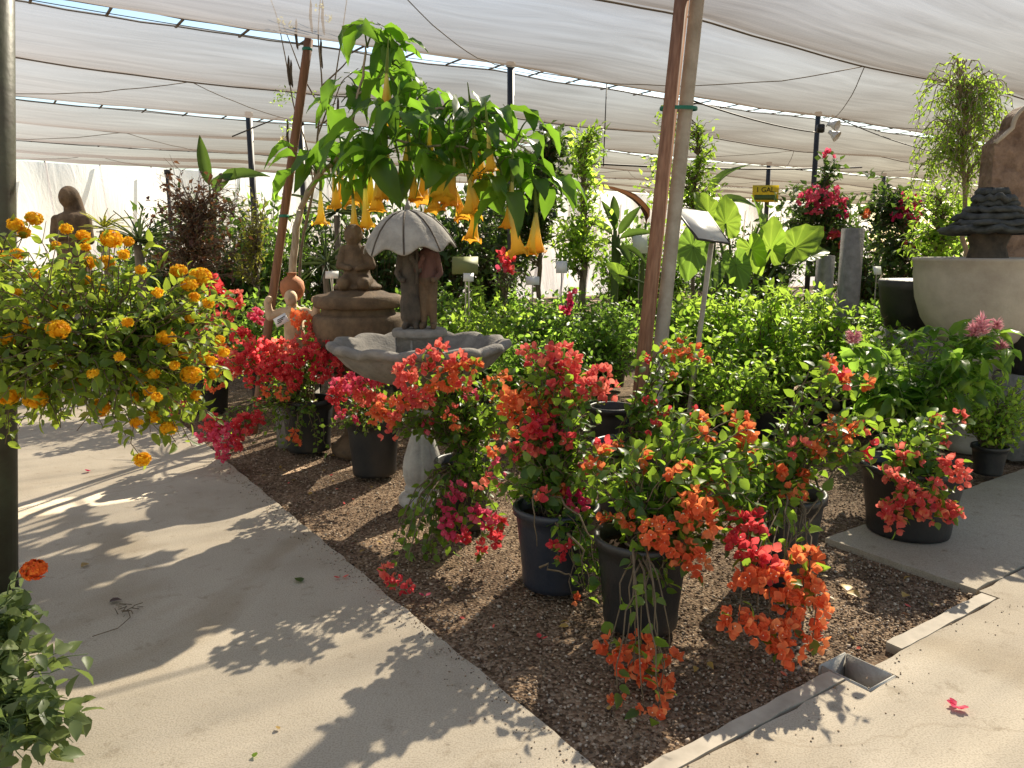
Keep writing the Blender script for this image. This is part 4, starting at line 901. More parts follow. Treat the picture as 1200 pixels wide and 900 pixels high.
# arched back slab (its own stone) behind the bowl
ax_ = W(1203, 200, 6.7)
t2 = thing('arched_stone', (ax_[0], ax_[1], -.02), 'brown rough stone slab with a pale rounded top, rising behind the slate tiers', 'stone slab')
pts = []
wv = .34; 
for k in range(25):
    a = PI * k / 24; pts.append((wv * .62 * math.cos(a), 2.58 + .20 * math.sin(a)))
pts = [(wv, 0), (wv, 2.46), (wv * .8, 2.52)] + pts + [(-wv * .8, 2.52), (-wv, 2.46), (-wv, 0)]
bm = bmesh.new(); vs = [bm.verts.new((p[0], -.09, p[1])) for p in pts]; f = bm.faces.new(vs); r = bmesh.ops.extrude_face_region(bm, geom=[f])
for g in r['geom']:
    if isinstance(g, bmesh.types.BMVert): g.co.y += .18
bmesh.ops.recalc_face_normals(bm, faces=bm.faces)
me = bpy.data.meshes.new('slab'); bm.to_mesh(me); bm.free(); M['roughbrown'] = plain('rough_brown_stone', (.33, .235, .175), .9, .2, var_col=(.15, .10, .075), vscale=9, bump=1.0, bscale=9, bdist=.06); me.materials.append(M['roughbrown'])
o = bpy.data.objects.new('slab', me); COL.objects.link(o); o.parent = t2
mb = MB(); mb.tube([(p[0], -.09, p[1]) for p in pts[1:-1]], .018, 6); mb.build('edge_trim', M['bowlwhite'], t2)
# price tag standing against the pedestal
tp = G(1162, 522); t = thing('price_card', (tp[0] - .02, tp[1] - .30, 0), 'white price card with pencilled figures leaning on the tall fountain pedestal', 'price card')
mb = MB(); mb.box((0, 0, .16), (.12, .004, .17), rot=Matrix.Rotation(-.25, 3, 'X') @ Matrix.Rotation(.1, 3, 'Y')); cdp = mb.build('card', M['white'], t)
mb = MB(); 
for k in range(4): mb.box((-.03 + .02 * k, -.012, .13 + .004 * (k % 2)), (.010, .003, .03), rot=Matrix.Rotation(-.25, 3, 'X') @ Matrix.Rotation(.25 * (k % 3 - 1), 3, 'Y'))
mb.build('lettering', M['ink'], cdp)
mb = MB(); mb.tube([(0, .02, -.02), (0, .02, .1)], .004, 5); mb.build('stick', M['galv'], t)
# dark round tubs beside the bowl
for (px, py, Y, r, lab) in ((1068, 352, 6.9, .27, 'large black tub raised behind the pale fountain bowl'), (1212, 400, 5.9, .2, 'black tub half hidden under the fountain bowl by the pink plumes')):
    c = W(px, py, Y); t = thing('tub', (c[0], c[1], 0), lab, 'tub')
    mb = MB(); mb.box((0, 0, (c[2] - .25) / 2), (.42, .42, max(.1, c[2] - .25)), bev=.01); mb.build('stand', M['graycmu'], t)
    mb = MB(); mb.lathe([(0, c[2] - .25), (r * .75, c[2] - .25), (r * .9, c[2] - .1), (r, c[2] + .1), (r + .015, c[2] + .17), (r, c[2] + .185), (r - .015, c[2] + .17), (0, c[2] + .1)], k=36); mb.build('body', M['pot'], t, smooth=True)
# grey block pillars
for (px, py, Y, wd, lab) in ((1000, 265, 7.8, .165, 'tall grey concrete pillar standing among the green shrubs'), (968, 297, 8.6, .15, 'shorter grey concrete pillar beside the tall one')):
    c = W(px, py, Y); t = thing('concrete_pillar', (c[0], c[1], -.02), lab, 'pillar')
    mb = MB(); mb.box((0, 0, c[2] / 2), (wd, wd, c[2]), rz=.06, bev=.008); mb.build('shaft', M['graycmu'], t)
    mb = MB(); mb.box((0, 0, .04), (wd + .1, wd + .1, .1), rz=.06, bev=.01); mb.build('footing', M['graycmu'], t)

# ================================================================== POSTS, STAKE, SIGNS
c0 = G(0, 690); c1 = W(-6, 2, c0[1]); 
t = thing('shade_post', (c0[0], c0[1], -.03), 'stout dark green painted post rising behind the lantana, rusty at the foot', 'post')
hz = 3.35; lean = (c1 - c0) / (c1[2] - c0[2])
mb = MB(); mb.tube([np.array([0, 0, -.05]), lean * hz], .068, 20); mb.build('shaft', M['rustpost'], t, smooth=False)
mb = MB(); mb.lathe([(.066, 0), (.082, 0), (.082, .03), (.066, .035)], k=20); mb.build('collar', M['steel'], t)
q0, q1 = W(764, 500, 5.25), W(817, 0, 5.55); dlt = (q1 - q0) / (q1[2] - q0[2]); base = q0 - dlt * q0[2]
t = thing('staked_pole', (base[0], base[1], 0), 'tall pale grey pole tied to a reddish brown timber stake with green tape', 'pole')
top = 3.50
mb = MB(); mb.tube([dlt * z for z in np.linspace(-.05, top, 14)], .048, 18); mb.build('pole', M['galv'], t, smooth=True)
s0, s1 = W(746, 495, 5.20), W(799, 0, 5.5); ds = (s1 - s0) / (s1[2] - s0[2]); sb = s0 - ds * s0[2] - base; sb[2] = 0
mb = MB(); zax = Vector(ds).normalized(); rot = zax.to_track_quat('Z', 'Y').to_matrix() @ Matrix.Rotation(.12, 3, 'Z')
mb.box(sb + ds * (top / 2 - .05), (.078, .068, top), rot=rot, bev=.004); mb.build('stake', M['wood'], t)
mb = MB(); zt = W(790, 128, 5.4)[2]
for dz in (0,):
    mb.lathe([(.125, 0), (.128, .006), (.128, .018), (.125, .024)], tuple(dlt * (zt + dz) + (sb + ds * zt - dlt * zt) * .45 + np.array([0, 0, dz])), 20, sy=.5)
mb.build('tie', M['tape'], t)
# plant stand sign in front of the hedge
e0 = W(808, 478, 5.9); e1 = W(834, 282, 5.9); dl = e1 - e0; b0 = e0 - dl * (e0[2] / dl[2])
t = thing('sign_stand', (b0[0], b0[1], -.02), 'blank white sign panel tilted on a slim leaning metal rod', 'sign')
mb = MB(); mb.tube([np.array([0, 0, 0]), e1 - b0], .019, 10); mb.build('rod', M['galv'], t)
C4 = [W(791, 240, 5.75), W(831, 246, 5.7), W(855, 280, 5.95), W(818, 277, 6.0)]
C4 = [W(791, 240, 6.20), W(829, 245, 6.27), W(855, 281, 5.74), W(818, 276, 5.64)]
V = np.array(C4) - b0; n_ = unit(np.cross(V[1] - V[0], V[3] - V[0])); V = np.concatenate([V, V + n_ * .012])
mb = MB(); mb.add(V, [(0, 1, 2, 3), (7, 6, 5, 4), (0, 4, 5, 1), (1, 5, 6, 2), (2, 6, 7, 3), (3, 7, 4, 0)], .5); mb.build('panel', M['panel'], t)
mb = MB(); 
for k in range(4): mb.tube([V[k] + n_ * .006, V[(k + 1) % 4] + n_ * .006], .009, 6)
mb.build('frame', M['steel'], t)
# yellow sign
sgn = W(897, 227, 19.35); t = thing('yellow_sign', sgn, 'yellow sign reading 1 GAL over a dark green band, hung on a far post', 'sign')
wS, hS = SZ(30, 19.4), SZ(19, 19.4); mb = MB(); mb.box((0, 0, 0), (wS, .02, hS)); pn = mb.build('panel', M['yellow'], t)
mb = MB(); mb.box((0, -.014, -hS * .22), (wS * .86, .008, hS * .30), bev=.003); mb.build('band', M['signgreen'], t)
fc = bpy.data.curves.new('lettering', 'FONT'); fc.body = '1 GAL.'; fc.size = hS * .42; fc.align_x = 'CENTER'; fc.align_y = 'CENTER'; fc.extrude = .003
tmp = bpy.data.objects.new('tmp', fc); COL.objects.link(tmp); dg = bpy.context.evaluated_depsgraph_get(); dg.update()
me = bpy.data.meshes.new_from_object(tmp.evaluated_get(dg)); bpy.data.objects.remove(tmp); me.materials.clear(); me.materials.append(M['ink'])
o = bpy.data.objects.new('lettering', me); COL.objects.link(o); o.parent = t; o.location = (0, -.017, hS * .22); o.rotation_euler = (PI / 2, 0, 0)
# floodlights
fl = W(968, 150, 11.9); t = thing('floodlight', fl, 'pair of white outdoor floodlights clamped to a dark post under the cloth', 'floodlight')
mb = MB(); mb.box((-.06, .05, 0), (.10, .08, .12), bev=.01); mb.build('junction_box', M['steel'], t)
for (a, b) in (((.03, 0, .06), (.12, -.10, .02)), ((.05, 0, -.05), (.17, -.10, -.16))):
    d = Vector(b) - Vector(a); rot = d.to_track_quat('Z', 'Y').to_matrix()
    m_ = MB(); m_.lathe([(0, 0), (.03, 0), (.035, .05), (.075, .13), (.08, .15), (.07, .15), (.03, .06), (0, .05)], k=20)
    V = m_.V[0] @ np.array(rot).T + np.array(a); m_.V[0] = V.astype(np.float32); m_.build('lamp_head', M['white'], t, smooth=True)
mb = MB(); mb.tube([(0, 0, .02), (.05, -.02, .12), (.14, -.04, .16)], .008, 5); mb.build('wire', M['white'], t)
# plant labels on sticks
for (px, py, Y, wd, hd, mt, lab) in ((658, 313, 8.4, 13, 13, 'white', 'small square white plant label on a stick before the slim green tree'), (624, 329, 8.2, 16, 9, 'white', 'small white label tilted flat beside the square one'),
      (545, 311, 7.6, 30, 19, 'signgreen2', 'olive green plant card on a stick above the shrubs by the umbrella'), (549, 325, 7.5, 12, 9, 'white', 'small white label just under the olive green card'),
      (389, 322, 6.9, 15, 8, 'white', 'small white label between the urn and the leaning stake'), (1028, 317, 8.8, 9, 9, 'white', 'small white label beyond the tall concrete pillar'), (750, 283, 10.5, 17, 26, 'white', 'white board behind the leaning stake, edge lit')):
    if mt not in M: M[mt] = plain(mt, (.20, .22, .08), .6)
    c = W(px, py, Y); t = thing('plant_label', (c[0], c[1], -.02), lab, 'plant label')
    mb = MB(); mb.tube([(0, .006, 0), (0, .006, c[2])], .006, 5); mb.build('stick', M['galv'], t)
    mb = MB(); mb.box((0, -.004, c[2] + .02), (SZ(wd, Y), .006, SZ(hd, Y) * 1.15), rot=Matrix.Rotation(-.45, 3, 'X')); mb.build('card', M[mt], t)
# ================================================================== LANTANA beside the path
lb = W(-215, 300, 2.75); t = thing('lantana', (lb[0], lb[1], -.03), 'big sprawling lantana covered in yellow orange flower heads, arching over the path', 'lantana')
off = np.array(t.location); make_pot(t, (lb[0], lb[1], 0), .24, .42)
st = MB(); lf = MB()
trunk = wob(bez((lb[0], lb[1], .3), (lb[0] + .10, lb[1] - .02, .7), (lb[0] + .45, lb[1], 1.05), 10), .008)
m_ = MB(); m_.tube(trunk, np.linspace(.035, .022, 10), 9); m_.build('trunk', M['bark'], t, off=off)
CR = [(60, 390, 2.55, 120, 115, .34), (185, 415, 2.65, 85, 80, .26), (-60, 390, 2.65, 140, 150, .42), (80, 292, 2.75, 120, 38, .28), (140, 480, 2.45, 70, 45, .18), (225, 365, 2.75, 55, 45, .18), (195, 330, 2.85, 50, 35, .15), (30, 470, 2.5, 60, 45, .2), (215, 470, 2.6, 38, 55, .12), (262, 405, 2.8, 42, 55, .14), (250, 350, 2.85, 36, 30, .12)]
wts = np.array([c[3] * c[4] for c in CR], float); wts /= wts.sum()
hub = [trunk[-1], W(40, 430, 2.65), W(120, 420, 2.65), W(-60, 400, 2.7)]
for h_ in hub[1:]:
    S = wob(bez(trunk[-1], (trunk[-1] + h_) / 2 + np.array([0, 0, .10]), h_, 9), .01); st.tube(S, np.linspace(.014, .009, 9), 6)
def lstem(P, n=9):
    h_ = min(hub, key=lambda q: np.linalg.norm(q - P) + RNG.uniform(0, .25))
    c = h_ + (P - h_) * np.array([.55, .55, .35]) + np.array([0, 0, RNG.uniform(.02, .14)])
    return wob(bez(h_, c, P, n), .010)
for k in range(390):
    f = CR[RNG.choice(len(CR), p=wts)]; c = W(f[0], f[1], f[2])
    P = ell(1, c, [SZ(f[3], f[2]), f[5], SZ(f[4], f[2])], .55)[0]
    S = lstem(P); st.tube(S, np.linspace(.0042, .0013, len(S)), 4)
    leaves_on(lf, S, .019, .044, .56, T_HI, .35, droop=.12, keep=.85, jit=.5)
LF = [(40, 381, 13), (70, 361, 12), (68, 388, 17), (90, 414, 16), (11, 400, 10), (41, 323, 8), (10, 466, 17), (42, 470, 15), (118, 479, 17), (85, 452, 11), (165, 443, 12), (180, 490, 11), (198, 504, 13), (167, 540, 11), (224, 441, 14), (155, 468, 10), (195, 398, 12), (217, 417, 9), (235, 326, 14), (210, 320, 13), (222, 335, 11), (125, 310, 13), (104, 310, 10), (131, 282, 14), (98, 278, 9), (150, 285, 8), (18, 265, 11), (28, 274, 10), (40, 258, 10), (3, 305, 12), (244, 357, 8), (66, 290, 7), (248, 425, 8), (100, 292, 6), (252, 440, 9), (176, 460, 8), (184, 467, 7), (240, 420, 7), (165, 318, 7), (78, 270, 8), (222, 375, 5), (160, 497, 8), (20, 345, 6), (205, 430, 6), (-30, 420, 15), (-60, 330, 14), (-20, 500, 14), (120, 340, 6), (180, 440, 8), (100, 330, 7), (145, 300, 8), (185, 345, 7), (60, 430, 8), (205, 450, 7), (140, 420, 6), (30, 385, 8), (228, 350, 7), (258, 400, 6), (230, 465, 8), (110, 440, 7), (150, 380, 6), (20, 300, 8), (80, 320, 7), (262, 415, 7)]
def lantana_head(mb, c, rad, front):
    n = int(np.clip(70 * (rad / .028) ** 2, 24, 90)); v = unit(RNG.normal(size=(n, 3)) + np.array([0, 0, .35])); P = c + v * rad * np.array([1, 1, .8])
    mb.lathe([(0, -rad * .62)] + [(rad * .9 * math.sin(q), -rad * .72 * math.cos(q)) for q in np.linspace(.4, 2.8, 6)] + [(0, rad * .70)], tuple(c), 10, rnd=.15)
    ref = unit(RNG.normal(size=(n, 3))); a = unit(np.cross(v, ref)); b = np.cross(v, a); rr = RNG.uniform(0, 1, n)
    for k in range(4):
        th = k * PI / 2; D = a * math.cos(th) + b * math.sin(th)
        put(mb, T_LO, P, unit(D + v * RNG.uniform(-.1, .9, n)[:, None]), v, .011, .010, rr)
for (x, y, r) in LF:
    Y = 2.36 + .25 * RNG.uniform() + (.25 if y < 345 else 0) + (.1 if x > 190 else 0)
    P = W(x, y, Y); S = lstem(P); st.tube(S, np.linspace(.004, .0018, len(S)), 4); leaves_on(lf, S, .024, .045, .62, T_HI, .4, keep=.85)
    mb = MB(); lantana_head(mb, P + np.array([0, 0, .005]), SZ(r, Y) * RNG.uniform(.62, .82), None); mb.build('blossom', M['fl_yellow'], t, off=off)
st.build('stem', M['twig'], t, off=off); lf.build('foliage', M['leaf_lant'], t, smooth=True, off=off)

# small plant at the near corner
c = G(-20, 905); t = thing('corner_shrub', (c[0], c[1], -.02), 'small light green shrub with one orange flower head at the edge of the path', 'shrub'); off = np.array(t.location)
make_pot(t, (c[0] - .02, c[1] - .02, 0), .13, .20)
st = MB(); lf = MB()
for k in range(80):
    f = [(40, 790, 2.15, 60, 75, .18), (20, 730, 2.2, 45, 40, .12), (60, 850, 2.1, 45, 45, .12)][RNG.integers(3)]; cc = W(f[0], f[1], f[2]); P = ell(1, cc, [SZ(f[3], f[2]), f[5], SZ(f[4], f[2])], .3)[0]; P[2] = max(.05, P[2])
    S = stem_to(np.array([c[0], c[1], .15]) + RNG.normal(size=3) * .03, P, .35, w=.006); st.tube(S, np.linspace(.004, .0013, len(S)), 4); leaves_on(lf, S, .034, .066, .66, T_HI, .3, keep=.9)
P = W(40, 668, 2.2); S = stem_to(np.array([c[0], c[1], .15]), P, .3); st.tube(S, np.linspace(.004, .002, len(S)), 4); leaves_on(lf, S, .03, .05, .66, T_HI, .3)
mb = MB(); lantana_head(mb, P, SZ(13, 2.2), None); mb.build('blossom', M['fl_lred'], t, off=off)
st.build('stem', M['greenstem'], t, off=off); lf.build('foliage', M['leaf_dusty'], t, smooth=True, off=off)

# ================================================================== ANGEL TRUMPET TREE
c = G(338, 506); t = thing('angel_trumpet_tree', (c[0], c[1], -.03), 'angel trumpet tree hung with long yellow orange flowers, large drooping leaves', 'tree'); off = np.array(t.location)
D0 = c[1]
nodes = {'a': W(338, 400, D0), 'b': W(343, 300, D0), 'c': W(352, 245, D0 - .02), 'd': W(372, 205, D0 - .1), 'e': W(405, 178, D0 - .25), 'f': W(440, 160, D0 - .4), 'g': W(420, 110, D0 - .3), 'h': W(430, 55, D0 - .3), 'i': W(480, 130, D0 - .5), 'j': W(520, 125, D0 - .6), 'k': W(565, 140, D0 - .7), 'l': W(605, 165, D0 - .8), 'm': W(640, 195, D0 - .85), 'n': W(490, 170, D0 - .75), 'o': W(460, 75, D0 - .2), 'p': W(545, 170, D0 - .85), 'q': W(585, 195, D0 - .95), 'r': W(385, 170, D0 - .1)}
tr = MB()
def br(keys, r0, r1):
    P = [np.array([c[0], c[1], -.05])] if keys[0] == '0' else []
    P += [nodes[k] for k in keys if k != '0']; P = np.array(P)
    s = np.linspace(0, len(P) - 1, len(P) * 4); P2 = np.stack([np.interp(s, np.arange(len(P)), P[:, k]) for k in range(3)], 1)
    for _ in range(3): P2[1:-1] = (P2[:-2] + P2[1:-1] * 2 + P2[2:]) / 4
    P2 = wob(P2, .006); tr.tube(P2, np.linspace(r0, r1, len(P2)), 9)
br('0abc', .042, .028); br('cdef', .024, .014); br('eghh', .014, .006); br('fijkl', .013, .006); br('fnpq', .011, .006); br('lm', .006, .004); br('go', .009, .005); br('dr', .012, .006); br('bcr', .02, .006)
tr.build('trunk', M['barkpale'], t, off=off)
WH = [(425, 30, -.3, 7), (442, 34, -.2, 7), (462, 55, -.25, 8), (478, 95, -.3, 9), (455, 85, -.5, 6), (450, 125, -.55, 8), (505, 105, -.45, 8), (535, 120, -.6, 8), (495, 145, -.85, 8), (430, 150, -.6, 8), (402, 165, -.4, 8), (380, 185, -.2, 8), (362, 190, -.15, 7), (345, 178, .0, 5), (470, 175, -.8, 8), (505, 180, -.95, 8), (560, 125, -.7, 8), (588, 135, -.8, 8), (572, 175, -.95, 8), (600, 185, -1.0, 8), (622, 195, -.9, 7), (640, 208, -.85, 7), (560, 205, -1.05, 7), (590, 225, -1.05, 6), (540, 165, -.6, 6), (480, 150, -.3, 8), (408, 90, -.2, 7), (400, 120, -.2, 7), (468, 75, -.1, 7), (440, 185, -.75, 8), (415, 195, -.4, 7), (520, 150, -.3, 7), (620, 140, -.7, 4), (555, 150, -1.0, 7), (610, 160, -.6, 6), (395, 205, -.35, 6), (470, 130, -.8, 7)]
lf = MB()
allN = np.array([nodes[k] for k in 'cdefghijklmnopqr'])
for (x, y, dd, n) in WH:
    P = W(x, y, D0 + dd); h_ = allN[np.argmin(np.linalg.norm(allN - P, axis=1))]
    S = bez(h_, (h_ + P) / 2 + np.array([0, 0, .06]), P, 7); lf.tube(S, np.linspace(.008, .004, 7), 5, mi=1)
    for k in range(n - 1 - (x % 2)):
        a = k * 2.4 + RNG.uniform(0, .8); D = np.array([math.cos(a), math.sin(a), RNG.uniform(-.75, .25)])
        L_ = RNG.uniform(.18, .36); q = P + RNG.normal(size=3) * .03; e = q + unit(D) * .05
        lf.tube([q, e], .003, 4, mi=1)
        put(lf, T_LONG if RNG.uniform() < .5 else T_LONG2, e, D, np.array([0, 0, 1]) + RNG.normal(size=3) * .3, L_, L_ * RNG.uniform(.46, .58))
lf.build('foliage', [M['leaf_trump'], M['greenstem']], t, smooth=True, off=off)
TF = [(377, 257, 0), (403, 230, .1), (413, 265, -.4), (430, 260, -.35), (443, 242, -.5), (421, 232, -.2), (433, 234, -.3), (458, 213, -.5), (452, 128, -.55), (488, 228, -.7), (508, 241, -.85), (527, 234, -.8), (546, 248, -.9), (552, 276, -.85), (515, 192, -.6), (565, 203, -.8), (535, 190, -.5), (607, 291, -1.0), (622, 292, -.95), (631, 290, -.9), (410, 232, 0), (541, 250, -.8), (498, 232, -.6), (460, 140, -.4), (575, 195, -1.1), (395, 238, -.15), (448, 228, -.6), (470, 205, -.5), (560, 240, -.9), (595, 262, -1.0), (518, 228, -.95), (505, 180, -.5)]
def flower_proto(sd):
    m_ = MB(); rv = random.Random(sd); fl = rv.uniform(.85, 1.15); cu = rv.uniform(.01, .035); bx_, by_ = rv.uniform(-.5, .5), rv.uniform(-.5, .5)
    fr = lambda th, i, r, z: (r * (1 + (.22 * abs(math.cos(2.5 * th)) ** 3 + .05 * math.sin(3 * th + sd) if i <= 2 else .07 * math.cos(5 * th))), z - (cu * 1.2 * abs(math.cos(2.5 * th)) ** 6 if i == 0 else 0) + (.0 if i else .0))
    m_.lathe([(.082 * fl, .004 + cu * .6), (.070 * fl, .002), (.052, .022), (.040, .06), (.030, .11), (.022, .17), (.015, .23), (.011, .27)], k=40, fr=fr)
    V = m_.V[-1]; q = V[:, 2:3] ** 2 - .07; m_.V[-1] = (V + np.concatenate([q * bx_ * .6, q * by_ * .6, q * 0], 1)).astype(np.float32)
    f = m_.build('flower', M['trumpet'], None, smooth=True)
    m_ = MB(); m_.lathe([(.013, .235), (.017, .25), (.016, .30), (.011, .36), (.006, .40), (.004, .45), (.0, .452)], k=10); V = m_.V[-1]; q = V[:, 2:3] ** 2 - .07; m_.V[-1] = (V + np.concatenate([q * bx_ * .6, q * by_ * .6, q * 0], 1)).astype(np.float32); cx = m_.build('calyx', M['calyx'], f, smooth=True)
    return f
FP = [flower_proto(k) for k in range(5)]
for i, (x, y, dd) in enumerate(TF):
    f = FP[i] if i < 5 else copy_tree(FP[i % 5])
    f.parent = t; P = W(x, y + 6, D0 + dd) - off; f.location = P; s = RNG.uniform(.82, 1.18); f.scale = (s * .84, s * .84, s * 1.26)
    f.rotation_euler = (RNG.uniform(-.24, .24), RNG.uniform(-.24, .24), RNG.uniform(0, 6))

# stake and pod tree
k0, k1 = W(312, 400, D0 + .12), W(362, 46, D0 + .25); dk = (k1 - k0) / (k1[2] - k0[2]); b0 = k0 - dk * k0[2]
t = thing('garden_stake', (b0[0], b0[1], 0), 'round reddish brown wooden stake leaning beside the angel trumpet trunk', 'stake')
mb = MB(); mb.tube([dk * z for z in np.linspace(-.05, k1[2], 16)], .037, 14); mb.build('shaft', M['wood2'], t)
for py in (58, 255):
    mb = MB(); z = W(340, py, D0 + .2)[2]; mb.lathe([(.040, 0), (.043, .004), (.043, .02), (.040, .024)], tuple(dk * z), 14); mb.build('tie', M['tape'], t)
c = W(352, 300, D0 + .35); t = thing('pod_tree', (c[0], c[1], -.02), 'thin nearly bare sapling with hanging dark pods and pale yellow flowers above the stake', 'tree'); off = np.array(t.location)
st = MB(); pd = MB(); lf = MB(); yb = MB()
B = [[(352, 500), (350, 300), (368, 220), (372, 160), (378, 100), (372, 40), (378, -30)], [(368, 220), (360, 170), (345, 130), (335, 70), (325, 20), (312, -15)], [(372, 160), (390, 110), (398, 60), (405, 10), (410, -25)], [(370, 150), (385, 140), (400, 95), (420, 80)], [(372, 120), (355, 90), (340, 50), (330, 25)], [(378, 100), (410, 70), (400, 30)]]
for k, b in enumerate(B):
    P = np.array([W(x, y, D0 + .35 + .05 * k) for x, y in b]); s = np.linspace(0, len(P) - 1, len(P) * 4); P = np.stack([np.interp(s, np.arange(len(P)), P[:, q]) for q in range(3)], 1)
    P[1:-1] = (P[:-2] + P[1:-1] * 2 + P[2:]) / 4; P[0, 2] = max(P[0, 2], 0); m_ = MB(); m_.tube(P, np.linspace(.016 if k == 0 else .008, .003, len(P)), 6); m_.build('branch' if k else 'trunk', M['bark'], t, off=off)
for (x, y) in ((364, 0), (347, 22), (376, 45), (338, 65), (341, 70), (384, 105), (396, 112), (337, 140), (378, 0)):
    m_ = MB(); P = W(x, y, D0 + .4); L_ = RNG.uniform(.2, .3); m_.tube([P, P - [0, 0, L_ * .15], P - [.008, 0, L_ * .5], P - [0, 0, L_ * .9], P - [-.005, 0, L_]], [.003, .010, .013, .010, .002], 6)
    m_.build('pod', M['stonedark'], t, off=off)
for (x, y) in ((330, 105), (335, 115), (345, 110), (372, 115), (325, 118), (340, 140), (335, 150), (328, 112)):
    P = ell(14, W(x, y, D0 + .4), [.06, .06, .05], 0); put(lf, T_MID, P, RNG.normal(size=(14, 3)), np.array([0, 0, 1.]) + RNG.normal(size=(14, 3)) * .3, .035, .018)
for (x, y) in ((328, 25), (340, 30), (375, 8), (332, 165), (385, 22)):
    P = ell(12, W(x, y, D0 + .35), [.035] * 3, 0); put(yb, T_BRACT, P, RNG.normal(size=(12, 3)), RNG.normal(size=(12, 3)), .025, .02)
lf.build('foliage', M['leaf_lime'], t, off=off)
M['paleyellow'] = leaf_mat('pale_yellow', [(0, (.75, .68, .2)), (1, (.85, .80, .4))], (.9, .85, .4), .4); yb.build('blossom', M['paleyellow'], t, off=off)

# ================================================================== GREEN NURSERY SHRUBS (prototypes copied)
def shrub_proto(seed, label, leafmat, L_=.06, H_=1.15, R_=.40, nst=46, pot=(.16, .30), T=T_HI, ratio=.6, name='potted_shrub', cat='shrub', group='green shrubs in the nursery rows', spacing=.04, zlow=.42, up=.7, stem='twig'):
    t = thing(name, (0, 0, -.02), label, cat, group)
    if pot: make_pot(t, (0, 0, .02), *pot)
    st = MB(); lf = MB(); z0 = (pot[1] - .05) if pot else 0
    for k in range(nst):
        P = ell(1, (0, 0, (H_ + zlow) / 2), (R_, R_, (H_ - zlow) / 2), .45)[0]
        S = stem_to(np.array([0, 0, z0]) + np.append(RNG.normal(size=2) * .04, 0), P, .2, w=.012); st.tube(S, np.linspace(.006, .0018, len(S)), 4)
        leaves_on(lf, S, spacing, L_, ratio, T, .35, up=up)
    st.build('stem', M[stem], t); lf.build('foliage', M[leafmat], t, smooth=True); return t
KIND = [shrub_proto(1, 'x', 'leaf_lime', .074, 1.36, .52, 135, spacing=.035, zlow=.30), shrub_proto(2, 'x', 'leaf_lime', .066, 1.18, .54, 130, spacing=.035, zlow=.30), shrub_proto(3, 'x', 'leaf_mid', .07, 1.22, .54, 130, spacing=.035, zlow=.30), shrub_proto(4, 'x', 'leaf_mid', .06, 1.1, .56, 130, spacing=.035, zlow=.30)]
SP = [  # px of axis, depth, kind, scale, label
 (905, 6.45, 0, 1.02, 'leafy light green shrub in a black pot behind the slim sign rod'), (845, 6.8, 0, 1.0, 'bright green shrub directly behind the blank white sign'), (965, 6.9, 0, .98, 'light green shrub before the tall concrete pillar'),
 (790, 7.0, 2, 1.0, 'green shrub hidden partly by the leaning stake'), (920, 7.5, 0, 1.0, 'light green shrub in front of the elephant ear leaves'), (1020, 6.6, 1, .95, 'light green shrub between the concrete pillar and the pale fountain bowl'),
 (1060, 6.1, 1, .82, 'low light green shrub at the foot of the pale fountain bowl'), (700, 7.4, 2, .92, 'mid green shrub just beside the leaning stake, in the shade of it'), (640, 7.7, 2, .95, 'mid green shrub below the square white plant label'),
 (580, 7.4, 1, 1.0, 'bright green shrub beside the boy of the fountain'), (525, 7.9, 1, 1.0, 'bright green shrub behind the fountain umbrella handle'), (560, 8.4, 0, .95, 'bright green shrub below the olive green plant card'), (610, 8.8, 2, 1.0, 'green shrub in the second row behind the fountain'),
 (670, 9.0, 2, 1.0, 'green shrub at the foot of the slim green tree'), (475, 7.6, 3, 1.0, 'dark leaved shrub between urn and umbrella fountain'), (720, 8.8, 3, 1.05, 'dark leaved shrub behind the leaning stake'),
 (860, 8.6, 2, 1.05, 'mid green shrub under the elephant ear plant'), (990, 8.4, 3, 1.0, 'dark leaved shrub behind the shorter concrete pillar'), (1035, 7.9, 2, .95, 'mid green shrub beyond the black tub'), (800, 8.3, 0, .9, 'light green shrub far behind the leaning stake'),
 (500, 9.2, 2, 1.1, 'green shrub far behind the girl of the fountain'), (455, 9.0, 3, 1.1, 'dark shrub beyond the brown urn'), (400, 8.2, 3, 1.1, 'dark shrub behind the kneeling figure'), (350, 7.8, 3, 1.1, 'dark shrub beyond the cream statue with the jar'), (305, 8.1, 3, 1.15, 'dark shrub behind the leaning wooden stake near the path'),
 (660, 6.5, 3, .80, 'low dark shrub in the shade between the coral bougainvillea and the leaning stake'), (615, 6.3, 2, .78, 'low green shrub just behind the scalloped bowl'), (870, 5.75, 1, .82, 'low light green shrub just behind the sparse orange bougainvillea'), (815, 6.25, 1, .95, 'light green shrub between stake and slim sign rod'), (1150, 7.6, 2, 1.1, 'green shrub behind the pale fountain bowl'), (1185, 5.35, 1, .7, 'low shrub in a black pot beside the price card')]
used = set()
for (px, Y, k, s, lab) in SP:
    c = W(px, 300, Y)
    if k not in used: o = KIND[k]; used.add(k); o.location = (c[0], c[1], -.02); o.scale = (s, s, s); o['label'] = lab; o.rotation_euler = (0, 0, RNG.uniform(0, 6))
    else: copy_tree(KIND[k], (c[0], c[1], -.02), RNG.uniform(0, 6), s, lab)

